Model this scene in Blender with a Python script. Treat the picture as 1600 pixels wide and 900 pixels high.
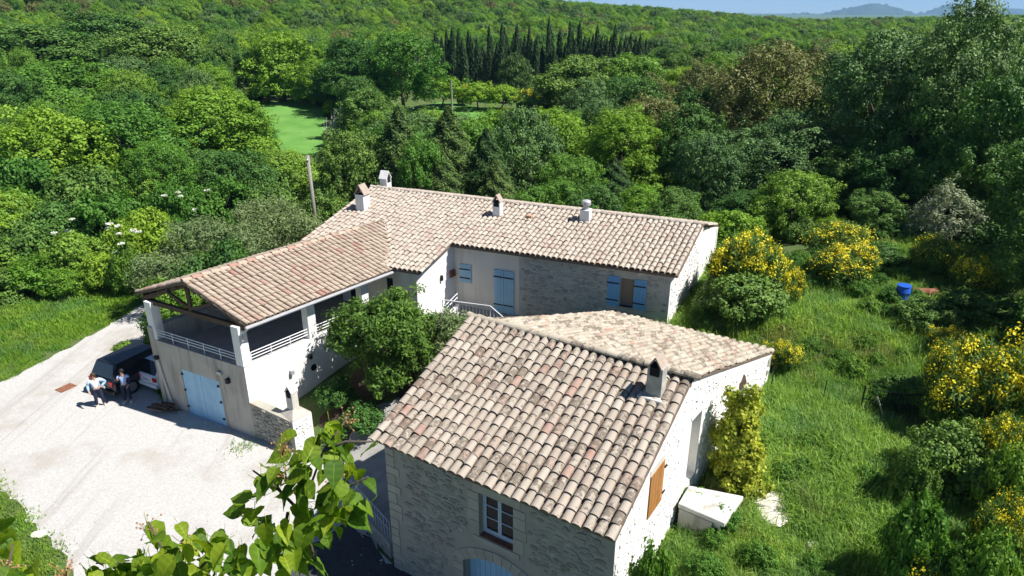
import bpy, bmesh, math, random
import numpy as np
from mathutils import Vector, Matrix
R = math.radians
for o in list(bpy.data.objects): bpy.data.objects.remove(o)
SC = bpy.context.scene
COL = SC.collection

# ------------------------------------------------------------------ camera, sky, sun, exposure
CAM_Z = 17.0
F_PX = 1067.0                       # focal length in pixels of a 1600 px wide frame
PITCH = math.atan((450 - 16) / F_PX)
cam_d = bpy.data.cameras.new('camera'); cam = bpy.data.objects.new('camera', cam_d); COL.objects.link(cam)
cam_d.sensor_width = 36; cam_d.lens = 36 * F_PX / 1600; cam_d.clip_start = 0.1; cam_d.clip_end = 40000
cam.location = (0, 0, CAM_Z); cam.rotation_euler = (R(90) - PITCH, 0, 0)
SC.camera = cam
SUN_AZ, SUN_EL = R(102), R(55)       # azimuth clockwise from +Y
W = bpy.data.worlds.new('World'); SC.world = W; W.use_nodes = True
wn = W.node_tree.nodes; bgn = wn['Background']
sky = wn.new('ShaderNodeTexSky'); sky.sky_type = 'NISHITA'; sky.sun_disc = False
sky.sun_elevation = SUN_EL; sky.sun_rotation = SUN_AZ; sky.altitude = 1500; sky.air_density = 0.7; sky.dust_density = 0.0; sky.ozone_density = 5.5
W.node_tree.links.new(sky.outputs[0], bgn.inputs[0]); bgn.inputs[1].default_value = 0.068
sun_d = bpy.data.lights.new('sun', 'SUN'); sun = bpy.data.objects.new('sun', sun_d); COL.objects.link(sun)
sun_d.energy = 5.0; sun_d.angle = R(0.5); sun_d.color = (1, 0.965, 0.92)
sdir = Vector((math.sin(SUN_AZ) * math.cos(SUN_EL), math.cos(SUN_AZ) * math.cos(SUN_EL), math.sin(SUN_EL)))
sun.rotation_euler = sdir.to_track_quat('Z', 'Y').to_euler(); sun.location = (30, 0, 60)
SC.view_settings.view_transform = 'Standard'; SC.view_settings.look = 'None'
SC.view_settings.exposure = 0.75; SC.view_settings.gamma = 1.0; SC.view_settings.use_curve_mapping = False
SC.cycles.max_bounces = 6; SC.cycles.transparent_max_bounces = 6

# ------------------------------------------------------------------ helpers
rng = np.random.default_rng(7); rnd = random.Random(11)
CP, SP = math.cos(PITCH), math.sin(PITCH)
def ray(px, py):
    X, Y = px - 800, 450 - py
    return np.array([X, F_PX * CP + Y * SP, -F_PX * SP + Y * CP])
def at_dist(px, py, fw):            # survey point: a bearing seen in the photograph at a forward distance in metres
    r = ray(px, py); q = r * (fw / r[1]); q[2] += CAM_Z; return q
def at_z(px, py, z):
    r = ray(px, py); q = r * ((z - CAM_Z) / r[2]); q[2] = z; return q
def azv(a): return np.array([math.sin(R(a)), math.cos(R(a)), 0.0])
def nrm(v): v = np.asarray(v, float); return v / (np.linalg.norm(v) + 1e-12)

def tag(o, label=None, cat=None, group=None, kind=None):
    if label: o['label'] = label
    if cat: o['category'] = cat
    if group: o['group'] = group
    if kind: o['kind'] = kind
    return o
def empty(name, loc=(0, 0, 0), label=None, cat=None, group=None, rz=0):
    o = bpy.data.objects.new(name, None); COL.objects.link(o); o.location = loc; o.rotation_euler = (0, 0, rz)
    o.empty_display_size = 0.2
    return tag(o, label, cat, group)
def link(name, me, parent=None, loc=(0, 0, 0)):
    o = bpy.data.objects.new(name, me); COL.objects.link(o); o.location = loc
    if parent: o.parent = parent
    return o
def copy_tree(o, parent=None):
    c = o.copy(); COL.objects.link(c)
    if parent: c.parent = parent
    for ch in list(o.children): copy_tree(ch, c)
    return c

class MB:
    """collects polygons, builds ONE mesh object"""
    def __init__(s): s.v = []; s.f = []; s.c = []; s.m = []; s.cur = 0.5; s.mi = 0
    def poly(s, pts):
        b = len(s.v); s.v += [tuple(p) for p in pts]; s.f.append(tuple(range(b, b + len(pts)))); s.c.append(s.cur); s.m.append(s.mi)
    def mesh(s, vs, fs):
        b = len(s.v); s.v += [tuple(p) for p in vs]
        for f in fs: s.f.append(tuple(b + i for i in f)); s.c.append(s.cur); s.m.append(s.mi)
    def hexa(s, p):                 # 8 points: bottom 4 ccw, top 4 ccw
        s.mesh(p, [(3, 2, 1, 0), (4, 5, 6, 7), (0, 1, 5, 4), (1, 2, 6, 5), (2, 3, 7, 6), (3, 0, 4, 7)])
    def box(s, c, d, az=0.0):       # centre, full size, rotation about z in degrees (clockwise azimuth)
        c = np.asarray(c, float); hx, hy, hz = d[0] / 2, d[1] / 2, d[2] / 2
        ca, sa = math.cos(R(-az)), math.sin(R(-az)); out = []
        for z in (-hz, hz):
            for x, y in ((-hx, -hy), (hx, -hy), (hx, hy), (-hx, hy)):
                out.append((c[0] + x * ca - y * sa, c[1] + x * sa + y * ca, c[2] + z))
        s.hexa(out)
    def beam(s, a, b, w, h=None, up=(0, 0, 1)):
        a, b = np.asarray(a, float), np.asarray(b, float); h = h or w; t = nrm(b - a); sd = np.cross(t, up)
        if np.linalg.norm(sd) < 1e-4: sd = np.cross(t, (0, 1, 0))
        sd = nrm(sd); u = np.cross(sd, t)
        q = [(-w / 2, -h / 2), (w / 2, -h / 2), (w / 2, h / 2), (-w / 2, h / 2)]
        s.hexa([a + sd * x + u * y for x, y in q] + [b + sd * x + u * y for x, y in q])
    def tube(s, pts, rad, n=8, cap=True):
        pts = [np.asarray(p, float) for p in pts]; k = len(pts)
        rad = [rad] * k if np.isscalar(rad) else rad; rings = []; prev = None
        for i in range(k):
            t = nrm(pts[min(i + 1, k - 1)] - pts[max(i - 1, 0)])
            if prev is None: a = np.cross(t, (0, 0, 1)) if abs(t[2]) < .9 else np.cross(t, (0, 1, 0))
            else: a = prev - t * (prev @ t)
            a = nrm(a); b = np.cross(t, a); prev = a
            rings.append([pts[i] + rad[i] * (a * math.cos(2 * math.pi * j / n) + b * math.sin(2 * math.pi * j / n)) for j in range(n)])
        vs = [p for r in rings for p in r]
        fs = [(i * n + j, i * n + (j + 1) % n, (i + 1) * n + (j + 1) % n, (i + 1) * n + j) for i in range(k - 1) for j in range(n)]
        if cap: fs += [tuple(range(n - 1, -1, -1)), tuple((k - 1) * n + j for j in range(n))]
        s.mesh(vs, fs)
    def lathe(s, c, prof, n=14):
        vs = []; fs = []
        for r, z in prof:
            for j in range(n): vs.append((c[0] + r * math.cos(2 * math.pi * j / n), c[1] + r * math.sin(2 * math.pi * j / n), c[2] + z))
        for i in range(len(prof) - 1):
            for j in range(n): fs.append((i * n + j, i * n + (j + 1) % n, (i + 1) * n + (j + 1) % n, (i + 1) * n + j))
        fs.append(tuple((len(prof) - 1) * n + j for j in range(n))); fs.append(tuple(range(n - 1, -1, -1)))
        s.mesh(vs, fs)
    def me(s, name, mats, smooth=False):
        me = bpy.data.meshes.new(name); me.from_pydata(s.v, [], s.f)
        for m in (mats if isinstance(mats, (list, tuple)) else [mats]): me.materials.append(m)
        at = me.attributes.new('rnd', 'FLOAT', 'FACE'); at.data.foreach_set('value', np.array(s.c, np.float32))
        me.polygons.foreach_set('material_index', np.array(s.m, np.int32))
        if smooth: me.polygons.foreach_set('use_smooth', np.ones(len(s.f), bool))
        me.update(); return me
    def build(s, name, mats, parent=None, smooth=False, bevel=0):
        o = link(name, s.me(name, mats, smooth), parent)
        if bevel:
            b = o.modifiers.new('bevel', 'BEVEL'); b.width = bevel; b.segments = 2; b.limit_method = 'ANGLE'
        return o

# ------------------------------------------------------------------ materials
MATS = {}
def nodes(name):
    m = bpy.data.materials.new(name); m.use_nodes = True; nt = m.node_tree; nt.nodes.clear()
    out = nt.nodes.new('ShaderNodeOutputMaterial'); b = nt.nodes.new('ShaderNodeBsdfPrincipled')
    nt.links.new(b.outputs[0], out.inputs[0]); MATS[name] = m
    return m, nt, b, out
def N(nt, t, **kw):
    n = nt.nodes.new(t)
    for k, v in kw.items(): setattr(n, k, v)
    return n
def ramp(nt, fac, stops):
    r = N(nt, 'ShaderNodeValToRGB'); e = r.color_ramp.elements
    while len(e) < len(stops): e.new(0.5)
    for i, (p, c) in enumerate(stops): e[i].position = p; e[i].color = (*c, 1)
    nt.links.new(fac, r.inputs[0]); return r.outputs[0]
def noise(nt, scale, detail=4, rough=0.55, vec=None, dist=0.0):
    n = N(nt, 'ShaderNodeTexNoise'); n.inputs['Scale'].default_value = scale; n.inputs['Detail'].default_value = detail
    n.inputs['Roughness'].default_value = rough; n.inputs['Distortion'].default_value = dist
    if vec is None: vec = N(nt, 'ShaderNodeNewGeometry').outputs['Position']
    nt.links.new(vec, n.inputs['Vector']); return n.outputs['Fac']
def mixc(nt, fac, a, b, mode='MIX'):
    n = N(nt, 'ShaderNodeMix', data_type='RGBA', blend_type=mode)
    for s, v in ((0, fac), (6, a), (7, b)):
        if isinstance(v, (int, float)): n.inputs[s].default_value = v
        elif isinstance(v, tuple): n.inputs[s].default_value = (*v, 1) if len(v) == 3 else v
        else: nt.links.new(v, n.inputs[s])
    return n.outputs[2]
def bump(nt, b, h, strength=0.4, dist=0.02):
    n = N(nt, 'ShaderNodeBump'); n.inputs['Strength'].default_value = strength; n.inputs['Distance'].default_value = dist
    nt.links.new(h, n.inputs['Height']); nt.links.new(n.outputs[0], b.inputs['Normal'])
def surf(name, stops, scale=3.0, rough=0.85, bs=0.0, bscale=20.0, bdist=0.01, detail=6, spec=0.3, metal=0.0, grime=None, streak=None, rand=0.0, tracks=None):
    m, nt, b, out = nodes(name)
    c = ramp(nt, noise(nt, scale, detail), [(0.3 + 0.4 * i / max(1, len(stops) - 1), s) for i, s in enumerate(stops)]) if len(stops) > 1 else None
    if c is None:
        rg = N(nt, 'ShaderNodeRGB'); rg.outputs[0].default_value = (*stops[0], 1); c = rg.outputs[0]
    if grime:                       # blotches of dirt or lichen: (colour, scale, threshold, amount)
        g = ramp(nt, noise(nt, grime[1], 8, 0.65), [(grime[2], (0, 0, 0)), (grime[2] + 0.12, (grime[3],) * 3)])
        c = mixc(nt, g, c, grime[0])
    if tracks:                      # worn wheel lines running along the lane
        pos = N(nt, 'ShaderNodeNewGeometry').outputs['Position']; mp = N(nt, 'ShaderNodeMapping'); mp.inputs['Rotation'].default_value = (0, 0, R(-24)); mp.inputs['Scale'].default_value = (1.0, 0.06, 1)
        nt.links.new(pos, mp.inputs[0])
        c = mixc(nt, ramp(nt, noise(nt, 1.1, 4, 0.6, mp.outputs[0]), [(0.54, (0, 0, 0)), (0.66, (0.45,) * 3)]), c, tracks)
        c = mixc(nt, ramp(nt, noise(nt, 3.0, 6, 0.75), [(0.62, (0, 0, 0)), (0.72, (0.6,) * 3)]), c, tracks)
    if streak:                      # vertical rain streaks: (colour, amount)
        pos = N(nt, 'ShaderNodeNewGeometry').outputs['Position']; mp = N(nt, 'ShaderNodeMapping'); mp.inputs['Scale'].default_value = (2.2, 2.2, 0.22)
        nt.links.new(pos, mp.inputs[0])
        g = ramp(nt, noise(nt, 1.2, 5, 0.6, mp.outputs[0]), [(0.5, (0, 0, 0)), (0.68, (streak[1],) * 3)])
        c = mixc(nt, g, c, streak[0])
    if rand:
        at = N(nt, 'ShaderNodeAttribute', attribute_name='rnd'); oi = N(nt, 'ShaderNodeObjectInfo')
        ad = N(nt, 'ShaderNodeMath', operation='ADD'); nt.links.new(at.outputs['Fac'], ad.inputs[0]); nt.links.new(oi.outputs['Random'], ad.inputs[1])
        fr = N(nt, 'ShaderNodeMath', operation='FRACT'); nt.links.new(ad.outputs[0], fr.inputs[0])
        k = ramp(nt, fr.outputs[0], [(0, (1 - rand,) * 3), (1, (1 + rand,) * 3)]); c = mixc(nt, 1.0, c, k, 'MULTIPLY')
    nt.links.new(c, b.inputs['Base Color']); b.inputs['Roughness'].default_value = rough
    b.inputs['Specular IOR Level'].default_value = spec; b.inputs['Metallic'].default_value = metal
    if bs: bump(nt, b, noise(nt, bscale, 8, 0.6), bs, bdist)
    return m
def tile_mat(name, stops, lichen):
    m, nt, b, out = nodes(name)
    at = N(nt, 'ShaderNodeAttribute', attribute_name='rnd'); oi = N(nt, 'ShaderNodeObjectInfo')
    ad = N(nt, 'ShaderNodeMath', operation='ADD'); nt.links.new(at.outputs['Fac'], ad.inputs[0]); nt.links.new(oi.outputs['Random'], ad.inputs[1])
    fr = N(nt, 'ShaderNodeMath', operation='FRACT'); nt.links.new(ad.outputs[0], fr.inputs[0])
    c = ramp(nt, fr.outputs[0], stops)
    c = mixc(nt, ramp(nt, noise(nt, 5, 6), [(0.35, (0, 0, 0)), (0.7, (0.5,) * 3)]), c, tuple(q * 0.9 for q in stops[3][1]))
    f2 = N(nt, 'ShaderNodeMath', operation='MULTIPLY'); nt.links.new(fr.outputs[0], f2.inputs[0]); f2.inputs[1].default_value = 7.31
    f3 = N(nt, 'ShaderNodeMath', operation='FRACT'); nt.links.new(f2.outputs[0], f3.inputs[0])
    f4 = N(nt, 'ShaderNodeMath', operation='MULTIPLY_ADD'); nt.links.new(f3.outputs[0], f4.inputs[0]); f4.inputs[1].default_value = 0.34
    nt.links.new(noise(nt, 7, 8, 0.7), f4.inputs[2])
    c = mixc(nt, ramp(nt, f4.outputs[0], [(lichen, (0, 0, 0)), (lichen + 0.09, (0.85,) * 3)]), c, (0.15, 0.122, 0.092))
    nt.links.new(c, b.inputs['Base Color']); b.inputs['Roughness'].default_value = 0.9; b.inputs['Specular IOR Level'].default_value = 0.2
    bump(nt, b, noise(nt, 45, 6, 0.6), 0.35, 0.01)
    return m
def leaf_mat(name, dark, light, trans=0.3, tcol=None, var=0.25, patch=0.0):
    m, nt, b, out = nodes(name)
    at = N(nt, 'ShaderNodeAttribute', attribute_name='rnd'); oi = N(nt, 'ShaderNodeObjectInfo')
    c = mixc(nt, at.outputs['Fac'], dark, light)
    hs = N(nt, 'ShaderNodeHueSaturation'); nt.links.new(c, hs.inputs['Color'])
    mr = N(nt, 'ShaderNodeMapRange'); mr.inputs['To Min'].default_value = 1 - var; mr.inputs['To Max'].default_value = 1 + var
    nt.links.new(oi.outputs['Random'], mr.inputs[0]); nt.links.new(mr.outputs[0], hs.inputs['Value'])
    mh = N(nt, 'ShaderNodeMath', operation='MULTIPLY_ADD'); nt.links.new(oi.outputs['Random'], mh.inputs[0]); mh.inputs[1].default_value = -0.04 * var / 0.25; mh.inputs[2].default_value = 0.509
    nt.links.new(mh.outputs[0], hs.inputs['Hue'])
    c = hs.outputs[0]
    if patch:
        c = mixc(nt, ramp(nt, noise(nt, 0.35, 5), [(0.52, (0, 0, 0)), (0.68, (patch,) * 3)]), c, (0.28, 0.24, 0.10))
        c = mixc(nt, ramp(nt, noise(nt, 0.6, 4, 0.6, None, 0.5), [(0.50, (0, 0, 0)), (0.64, (0.5,) * 3)]), c, (0.12, 0.27, 0.10))
        c = mixc(nt, ramp(nt, noise(nt, 1.1, 4), [(0.57, (0, 0, 0)), (0.7, (0.5,) * 3)]), c, (0.08, 0.18, 0.028))
    nt.links.new(c, b.inputs['Base Color']); b.inputs['Roughness'].default_value = 0.6; b.inputs['Specular IOR Level'].default_value = 0.25
    tr = N(nt, 'ShaderNodeBsdfTranslucent')
    tc = mixc(nt, 1.0, c, tcol or (1.35, 1.45, 0.55), 'MULTIPLY'); nt.links.new(tc, tr.inputs[0])
    ms = N(nt, 'ShaderNodeMixShader'); ms.inputs[0].default_value = trans
    nt.links.new(b.outputs[0], ms.inputs[1]); nt.links.new(tr.outputs[0], ms.inputs[2]); nt.links.new(ms.outputs[0], out.inputs[0])
    return m

m_gravel = surf('gravel', [(0.38, 0.365, 0.335), (0.46, 0.45, 0.425), (0.51, 0.50, 0.48)], 14, 0.95, 0.5, 110, 0.02, 10, grime=((0.33, 0.295, 0.245), 0.28, 0.52, 0.55), tracks=(0.27, 0.24, 0.20))
m_ground = surf('earth', [(0.05, 0.085, 0.02), (0.08, 0.13, 0.03), (0.11, 0.12, 0.05)], 0.9, 0.95, 0.6, 12, 0.05, 8)
m_lawn = surf('field_grass', [(0.08, 0.20, 0.035), (0.11, 0.26, 0.045), (0.14, 0.29, 0.06)], 0.35, 0.9, 0.5, 9, 0.08, 8)
m_asphalt = surf('asphalt', [(0.045, 0.045, 0.048), (0.07, 0.07, 0.07)], 4, 0.9, 0.5, 80, 0.01)
m_paving = surf('paving', [(0.26, 0.25, 0.23), (0.36, 0.35, 0.32)], 2.5, 0.9, 0.4, 30, 0.01)
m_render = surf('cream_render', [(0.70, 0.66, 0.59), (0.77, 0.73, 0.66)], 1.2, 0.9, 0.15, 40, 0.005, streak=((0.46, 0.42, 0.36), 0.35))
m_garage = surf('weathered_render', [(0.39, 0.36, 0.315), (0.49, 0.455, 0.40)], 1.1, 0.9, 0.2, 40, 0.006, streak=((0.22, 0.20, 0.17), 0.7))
m_white = surf('white_render', [(0.78, 0.765, 0.73), (0.84, 0.83, 0.80)], 1.5, 0.9, 0.15, 40, 0.005, streak=((0.60, 0.57, 0.52), 0.35))
m_lime = surf('limewash_rubble', [(0.74, 0.72, 0.68), (0.84, 0.82, 0.79)], 5, 0.95, 0.5, 14, 0.03, 8, grime=((0.40, 0.37, 0.32), 9, 0.70, 0.8))
m_mortar = surf('mortar', [(0.311, 0.297, 0.25), (0.389, 0.368, 0.309)], 2.0, 0.95, 0.5, 40, 0.01, grime=((0.40, 0.31, 0.20), 0.7, 0.55, 0.5))
m_stone2 = surf('grey_stone', [(0.36, 0.35, 0.32), (0.50, 0.485, 0.44)], 3.5, 0.95, 0.5, 30, 0.012, rand=0.25)
m_mortar2 = surf('grey_mortar', [(0.44, 0.43, 0.39), (0.55, 0.535, 0.485)], 2.0, 0.95, 0.5, 40, 0.01)
m_cap = surf('mossy_cap', [(0.30, 0.24, 0.19), (0.42, 0.34, 0.28)], 6, 0.9)
m_stone = surf('stone', [(0.268, 0.255, 0.21), (0.372, 0.35, 0.293)], 3.5, 0.95, 0.6, 30, 0.012, rand=0.22)
m_cut = surf('cut_stone', [(0.355, 0.331, 0.271), (0.431, 0.398, 0.326)], 2.5, 0.9, 0.3, 40, 0.006, rand=0.1)
m_concrete = surf('concrete', [(0.50, 0.47, 0.42), (0.62, 0.59, 0.53)], 2.5, 0.95, 0.4, 30, 0.01, grime=((0.25, 0.23, 0.19), 2, 0.6, 0.5))
m_blue = surf('blue_paint', [(0.30, 0.52, 0.70), (0.36, 0.59, 0.76)], 2, 0.6, 0.1, 60, 0.002, rand=0.05)
m_blue2 = surf('deep_blue_paint', [(0.15, 0.38, 0.68), (0.19, 0.43, 0.72)], 2, 0.6)
m_wood = surf('orange_wood', [(0.36, 0.15, 0.035), (0.47, 0.21, 0.06)], 6, 0.6, 0.2, 60, 0.003, rand=0.15)
m_timber = surf('dark_timber', [(0.07, 0.045, 0.028), (0.12, 0.08, 0.05)], 6, 0.85, 0.3, 40, 0.004)
m_bark = surf('bark', [(0.06, 0.05, 0.038), (0.12, 0.10, 0.08)], 9, 0.95, 0.6, 30, 0.02)
m_palebark = surf('pale_bark', [(0.22, 0.20, 0.17), (0.32, 0.30, 0.26)], 9, 0.95, 0.5, 30, 0.02)
m_iron = surf('black_iron', [(0.02, 0.02, 0.022)], rough=0.6, metal=0.2)
m_rail = surf('white_rail_paint', [(0.72, 0.72, 0.74)], rough=0.5)
m_zinc = surf('zinc', [(0.42, 0.43, 0.44), (0.50, 0.50, 0.50)], 4, 0.45, metal=0.3)
m_glass = surf('window_glass', [(0.012, 0.014, 0.016)], rough=0.04, spec=0.8)
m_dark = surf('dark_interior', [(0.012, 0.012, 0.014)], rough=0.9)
m_carblack = surf('black_car_paint', [(0.012, 0.013, 0.018)], rough=0.18, spec=0.6)
m_carwhite = surf('white_car_paint', [(0.78, 0.80, 0.82)], rough=0.25, spec=0.5)
m_rubber = surf('tyre_rubber', [(0.015, 0.015, 0.015)], rough=0.85)
m_rim = surf('wheel_rim', [(0.35, 0.36, 0.37)], rough=0.35, metal=0.7)
m_red = surf('red_lens', [(0.45, 0.02, 0.02)], rough=0.2)
m_pink = surf('pink_sticker', [(0.75, 0.06, 0.26)], rough=0.5)
m_barrel = surf('blue_plastic', [(0.02, 0.10, 0.52)], rough=0.4)
m_rust = surf('rusty_iron', [(0.16, 0.06, 0.03), (0.27, 0.12, 0.07)], 6, 0.85)
m_terra = surf('terracotta', [(0.42, 0.20, 0.12), (0.52, 0.30, 0.20)], 5, 0.9)
m_rock = surf('pale_rock', [(0.52, 0.48, 0.40), (0.66, 0.62, 0.55)], 4, 0.95, 0.5, 20, 0.02)
T_OLD = [(0.0, (0.338, 0.279, 0.219)), (0.2, (0.406, 0.348, 0.285)), (0.4, (0.282, 0.235, 0.187)), (0.55, (0.444, 0.392, 0.323)), (0.72, (0.311, 0.269, 0.212)), (0.85, (0.376, 0.323, 0.264)), (0.93, (0.335, 0.242, 0.191)), (0.97, (0.34, 0.194, 0.15)), (1.0, (0.187, 0.15, 0.123))]
T_NEW = [(0.0, (0.402, 0.34, 0.278)), (0.25, (0.455, 0.396, 0.328)), (0.5, (0.367, 0.309, 0.25)), (0.72, (0.474, 0.422, 0.354)), (0.9, (0.383, 0.311, 0.251)), (1.0, (0.371, 0.266, 0.212))]
m_tile = tile_mat('old_clay_tile', T_OLD, 0.735)
m_tile2 = tile_mat('pale_clay_tile', T_NEW, 0.86)
m_tile3 = tile_mat('lichened_clay_tile', [(p, (c[0] * 1.08, c[1] * 1.1, c[2] * 1.06)) for p, c in T_OLD], 0.72)
m_under = surf('under_tile', [(0.13, 0.095, 0.07), (0.20, 0.15, 0.11)], 5, 0.95)
LM = dict(
    oak=leaf_mat('oak_leaf', (0.051, 0.14, 0.018), (0.175, 0.366, 0.04), 0.2),
    lime=leaf_mat('light_leaf', (0.088, 0.205, 0.016), (0.205, 0.395, 0.036), 0.27),
    holm=leaf_mat('holm_leaf', (0.029, 0.074, 0.02), (0.174, 0.308, 0.078), 0.08, var=0.15),
    dark=leaf_mat('dark_leaf', (0.034, 0.106, 0.02), (0.118, 0.252, 0.038), 0.12),
    brown=leaf_mat('brown_oak_leaf', (0.070, 0.088, 0.022), (0.225, 0.245, 0.068), 0.12, tcol=(1.2, 1.1, 0.6), var=0.12),
    olive=leaf_mat('olive_leaf', (0.11, 0.165, 0.05), (0.24, 0.315, 0.13), 0.2, tcol=(1, 1.1, 0.7), var=0.08),
    silver=leaf_mat('silver_leaf', (0.14, 0.18, 0.09), (0.3, 0.34, 0.2), 0.2, tcol=(1, 1.1, 0.7), var=0.08),
    cypress=leaf_mat('cypress_leaf', (0.021, 0.063, 0.024), (0.063, 0.128, 0.042), 0.05, var=0.3),
    conifer=leaf_mat('conifer_leaf', (0.026, 0.068, 0.018), (0.10, 0.19, 0.038), 0.06),
    laurel=leaf_mat('laurel_leaf', (0.055, 0.122, 0.02), (0.183, 0.293, 0.043), 0.3, var=0.08),
    broom=leaf_mat('broom_stem', (0.045, 0.11, 0.018), (0.1, 0.2, 0.035), 0.15, var=0.12),
    yellow=leaf_mat('broom_flower', (0.72, 0.58, 0.010), (0.86, 0.80, 0.05), 0.2, tcol=(1.1, 1.0, 0.4), var=0.06),
    vine=leaf_mat('yellow_vine_leaf', (0.14, 0.20, 0.014), (0.60, 0.58, 0.06), 0.3, var=0.06),
    shrub=leaf_mat('shrub_leaf', (0.055, 0.150, 0.016), (0.135, 0.305, 0.035), 0.22),
    white=leaf_mat('elder_flower', (0.55, 0.56, 0.45), (0.75, 0.75, 0.66), 0.2, tcol=(1, 1, .9), var=0.05),
    grass=leaf_mat('grass_blade', (0.125, 0.27, 0.040), (0.29, 0.48, 0.10), 0.32, var=0.3, patch=0.7),
    verge=leaf_mat('verge_blade', (0.11, 0.25, 0.022), (0.25, 0.43, 0.05), 0.4, var=0.22, patch=0.35),
    catalpa=leaf_mat('catalpa_leaf', (0.050, 0.125, 0.010), (0.22, 0.37, 0.02), 0.42, tcol=(1.6, 1.6, 0.4), var=0.32),
)
m_seed = surf('brown_seed', [(0.28, 0.15, 0.06), (0.42, 0.25, 0.12)], 20, 0.9)

# ------------------------------------------------------------------ terrain
YARD = [(-13.6, 16.0), (-14.2, 17.1), (-15.05, 17.85), (-16.05, 18.6), (-18.1, 20.2), (-19.6, 21.3), (-22.4, 23.1), (-26.5, 25.5), (-26.2, 27.0), (-25.6, 27.6), (-25.1, 29.3), (-24.6, 31.4), (-23.95, 33.6),
        (-23.4, 36.4), (-23.0, 39.0), (-22.6, 44), (-20.2, 44), (-20.6, 39.5), (-20.6, 36), (-20.3, 33.2), (-18.6, 30.5), (-16.25, 27.5), (-11.05, 24.95), (-9.0, 23.8), (-7.0, 22.6), (-5.7, 20.0), (-4.0, 17.5),
        (2.7, 13.1), (2.0, 9.0), (-8, 6), (-12, 12)]
CTRL = np.array([(-25, 40, .3), (-23, 36, 0), (-30, 30, -.1), (-42, 30, -.3), (-16, 20, 0), (-10, 20, 0), (-6, 15, 0), (0, 12, 0), (3, 10, 0), (4.5, 12, 1.7), (5.5, 15, 2.2), (6.5, 16.5, 2.3), (8, 18, 2.5), (4.2, 9, 1.2),
    (10, 15, 2.2), (13, 16, 2.5), (9, 20, 2.7), (10.8, 24.6, 3.0), (14, 23, 3.0), (17.6, 28.4, 4.5), (7.8, 28.2, 3.6), (12, 29, 4.0), (20, 22, 3.8), (18, 17, 3.2), (25, 30, 5.5), (30, 20, 5),
    (20, 36, 5.0), (10, 37, 3.8), (0, 42, 2.8), (-8, 42, 2.2), (22, 44, 3.6), (12, 44, 2.6), (32, 40, 4.6), (-5, 25, .9), (-6, 27.5, 1.6), (-4, 29, 2.3), (-2, 27, 2.0), (0, 29.5, 2.4), (3, 28.4, 2.6), (-5.5, 22, .35), (-4.6, 20.5, .5), (-5, 24.5, .6),
    (-2, 24, 1.2), (2, 27, 2.2), (-13, 38, 1.0), (-18, 40, .6), (-17, 57, 1), (-40, 60, 1.5), (0, 60, 2.0), (30, 60, 3.5), (60, 50, 6), (-70, 90, 4), (-35, 94, 2.6), (0, 95, 3), (40, 100, 4.5), (0, 135, 4),
    (-60, 140, 7), (80, 140, 4), (-100, 60, 5), (0, 0, 0), (20, 5, 1), (-20, 5, 0), (-40, 0, 0), (40, 0, 3), (140, 60, 6), (-140, 20, 3), (0, -140, 0), (140, -60, 4), (-140, -60, 0), (-30, 150, 6), (110, 100, 5)], float)
_d = np.linalg.norm(CTRL[:, None, :2] - CTRL[None, :, :2], axis=2)
_w = np.linalg.solve(_d + np.eye(len(CTRL)) * -0.25, CTRL[:, 2] - 2.0)
_P = np.array(YARD)
def yard_sd(x, y):                 # signed distance to the gravel yard, negative inside
    x, y = np.atleast_1d(x).astype(float), np.atleast_1d(y).astype(float); best = np.full(x.shape, 1e9); ins = np.zeros(x.shape, bool)
    for i in range(len(_P)):
        a, b = _P[i], _P[(i + 1) % len(_P)]; e = b - a
        t = np.clip(((x - a[0]) * e[0] + (y - a[1]) * e[1]) / (e @ e), 0, 1)
        best = np.minimum(best, np.hypot(x - a[0] - t * e[0], y - a[1] - t * e[1]))
        if a[1] != b[1]:
            c = ((a[1] > y) != (b[1] > y)) & (x < (b[0] - a[0]) * (y - a[1]) / (b[1] - a[1]) + a[0]); ins ^= c
    return np.where(ins, -best, best)
def sstep(t): t = np.clip(t, 0, 1); return t * t * (3 - 2 * t)
def Tz(x, y):
    x, y = np.atleast_1d(x).astype(float), np.atleast_1d(y).astype(float); sh = x.shape; x, y = x.ravel(), y.ravel()
    z = 2.0 + np.sqrt((x[:, None] - CTRL[:, 0]) ** 2 + (y[:, None] - CTRL[:, 1]) ** 2 + 0.6) @ _w
    d = np.hypot(x, y); a = np.degrees(np.arctan2(x, y))
    A = np.interp(a, [-180, -90, -40, -20, -5, 3, 12, 22, 35, 60, 180], [0, 26, 34, 30, 20, 11, 6.5, 0.5, 3, 10, 0])
    far = 4 + A * sstep((d - 140) / 280) - (A + 24) * sstep((d - 470) / 900)
    k = sstep((d - 110) / 60); z = z * (1 - k) + far * k
    z += 0.10 * np.sin(x * .9 + 1) * np.sin(y * .8) * sstep((d - 10) / 20) * sstep(yard_sd(x, y) / 6)
    return (z * sstep(yard_sd(x, y) / 2.2)).reshape(sh)
def T1(x, y): return float(Tz(x, y)[0])

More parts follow.
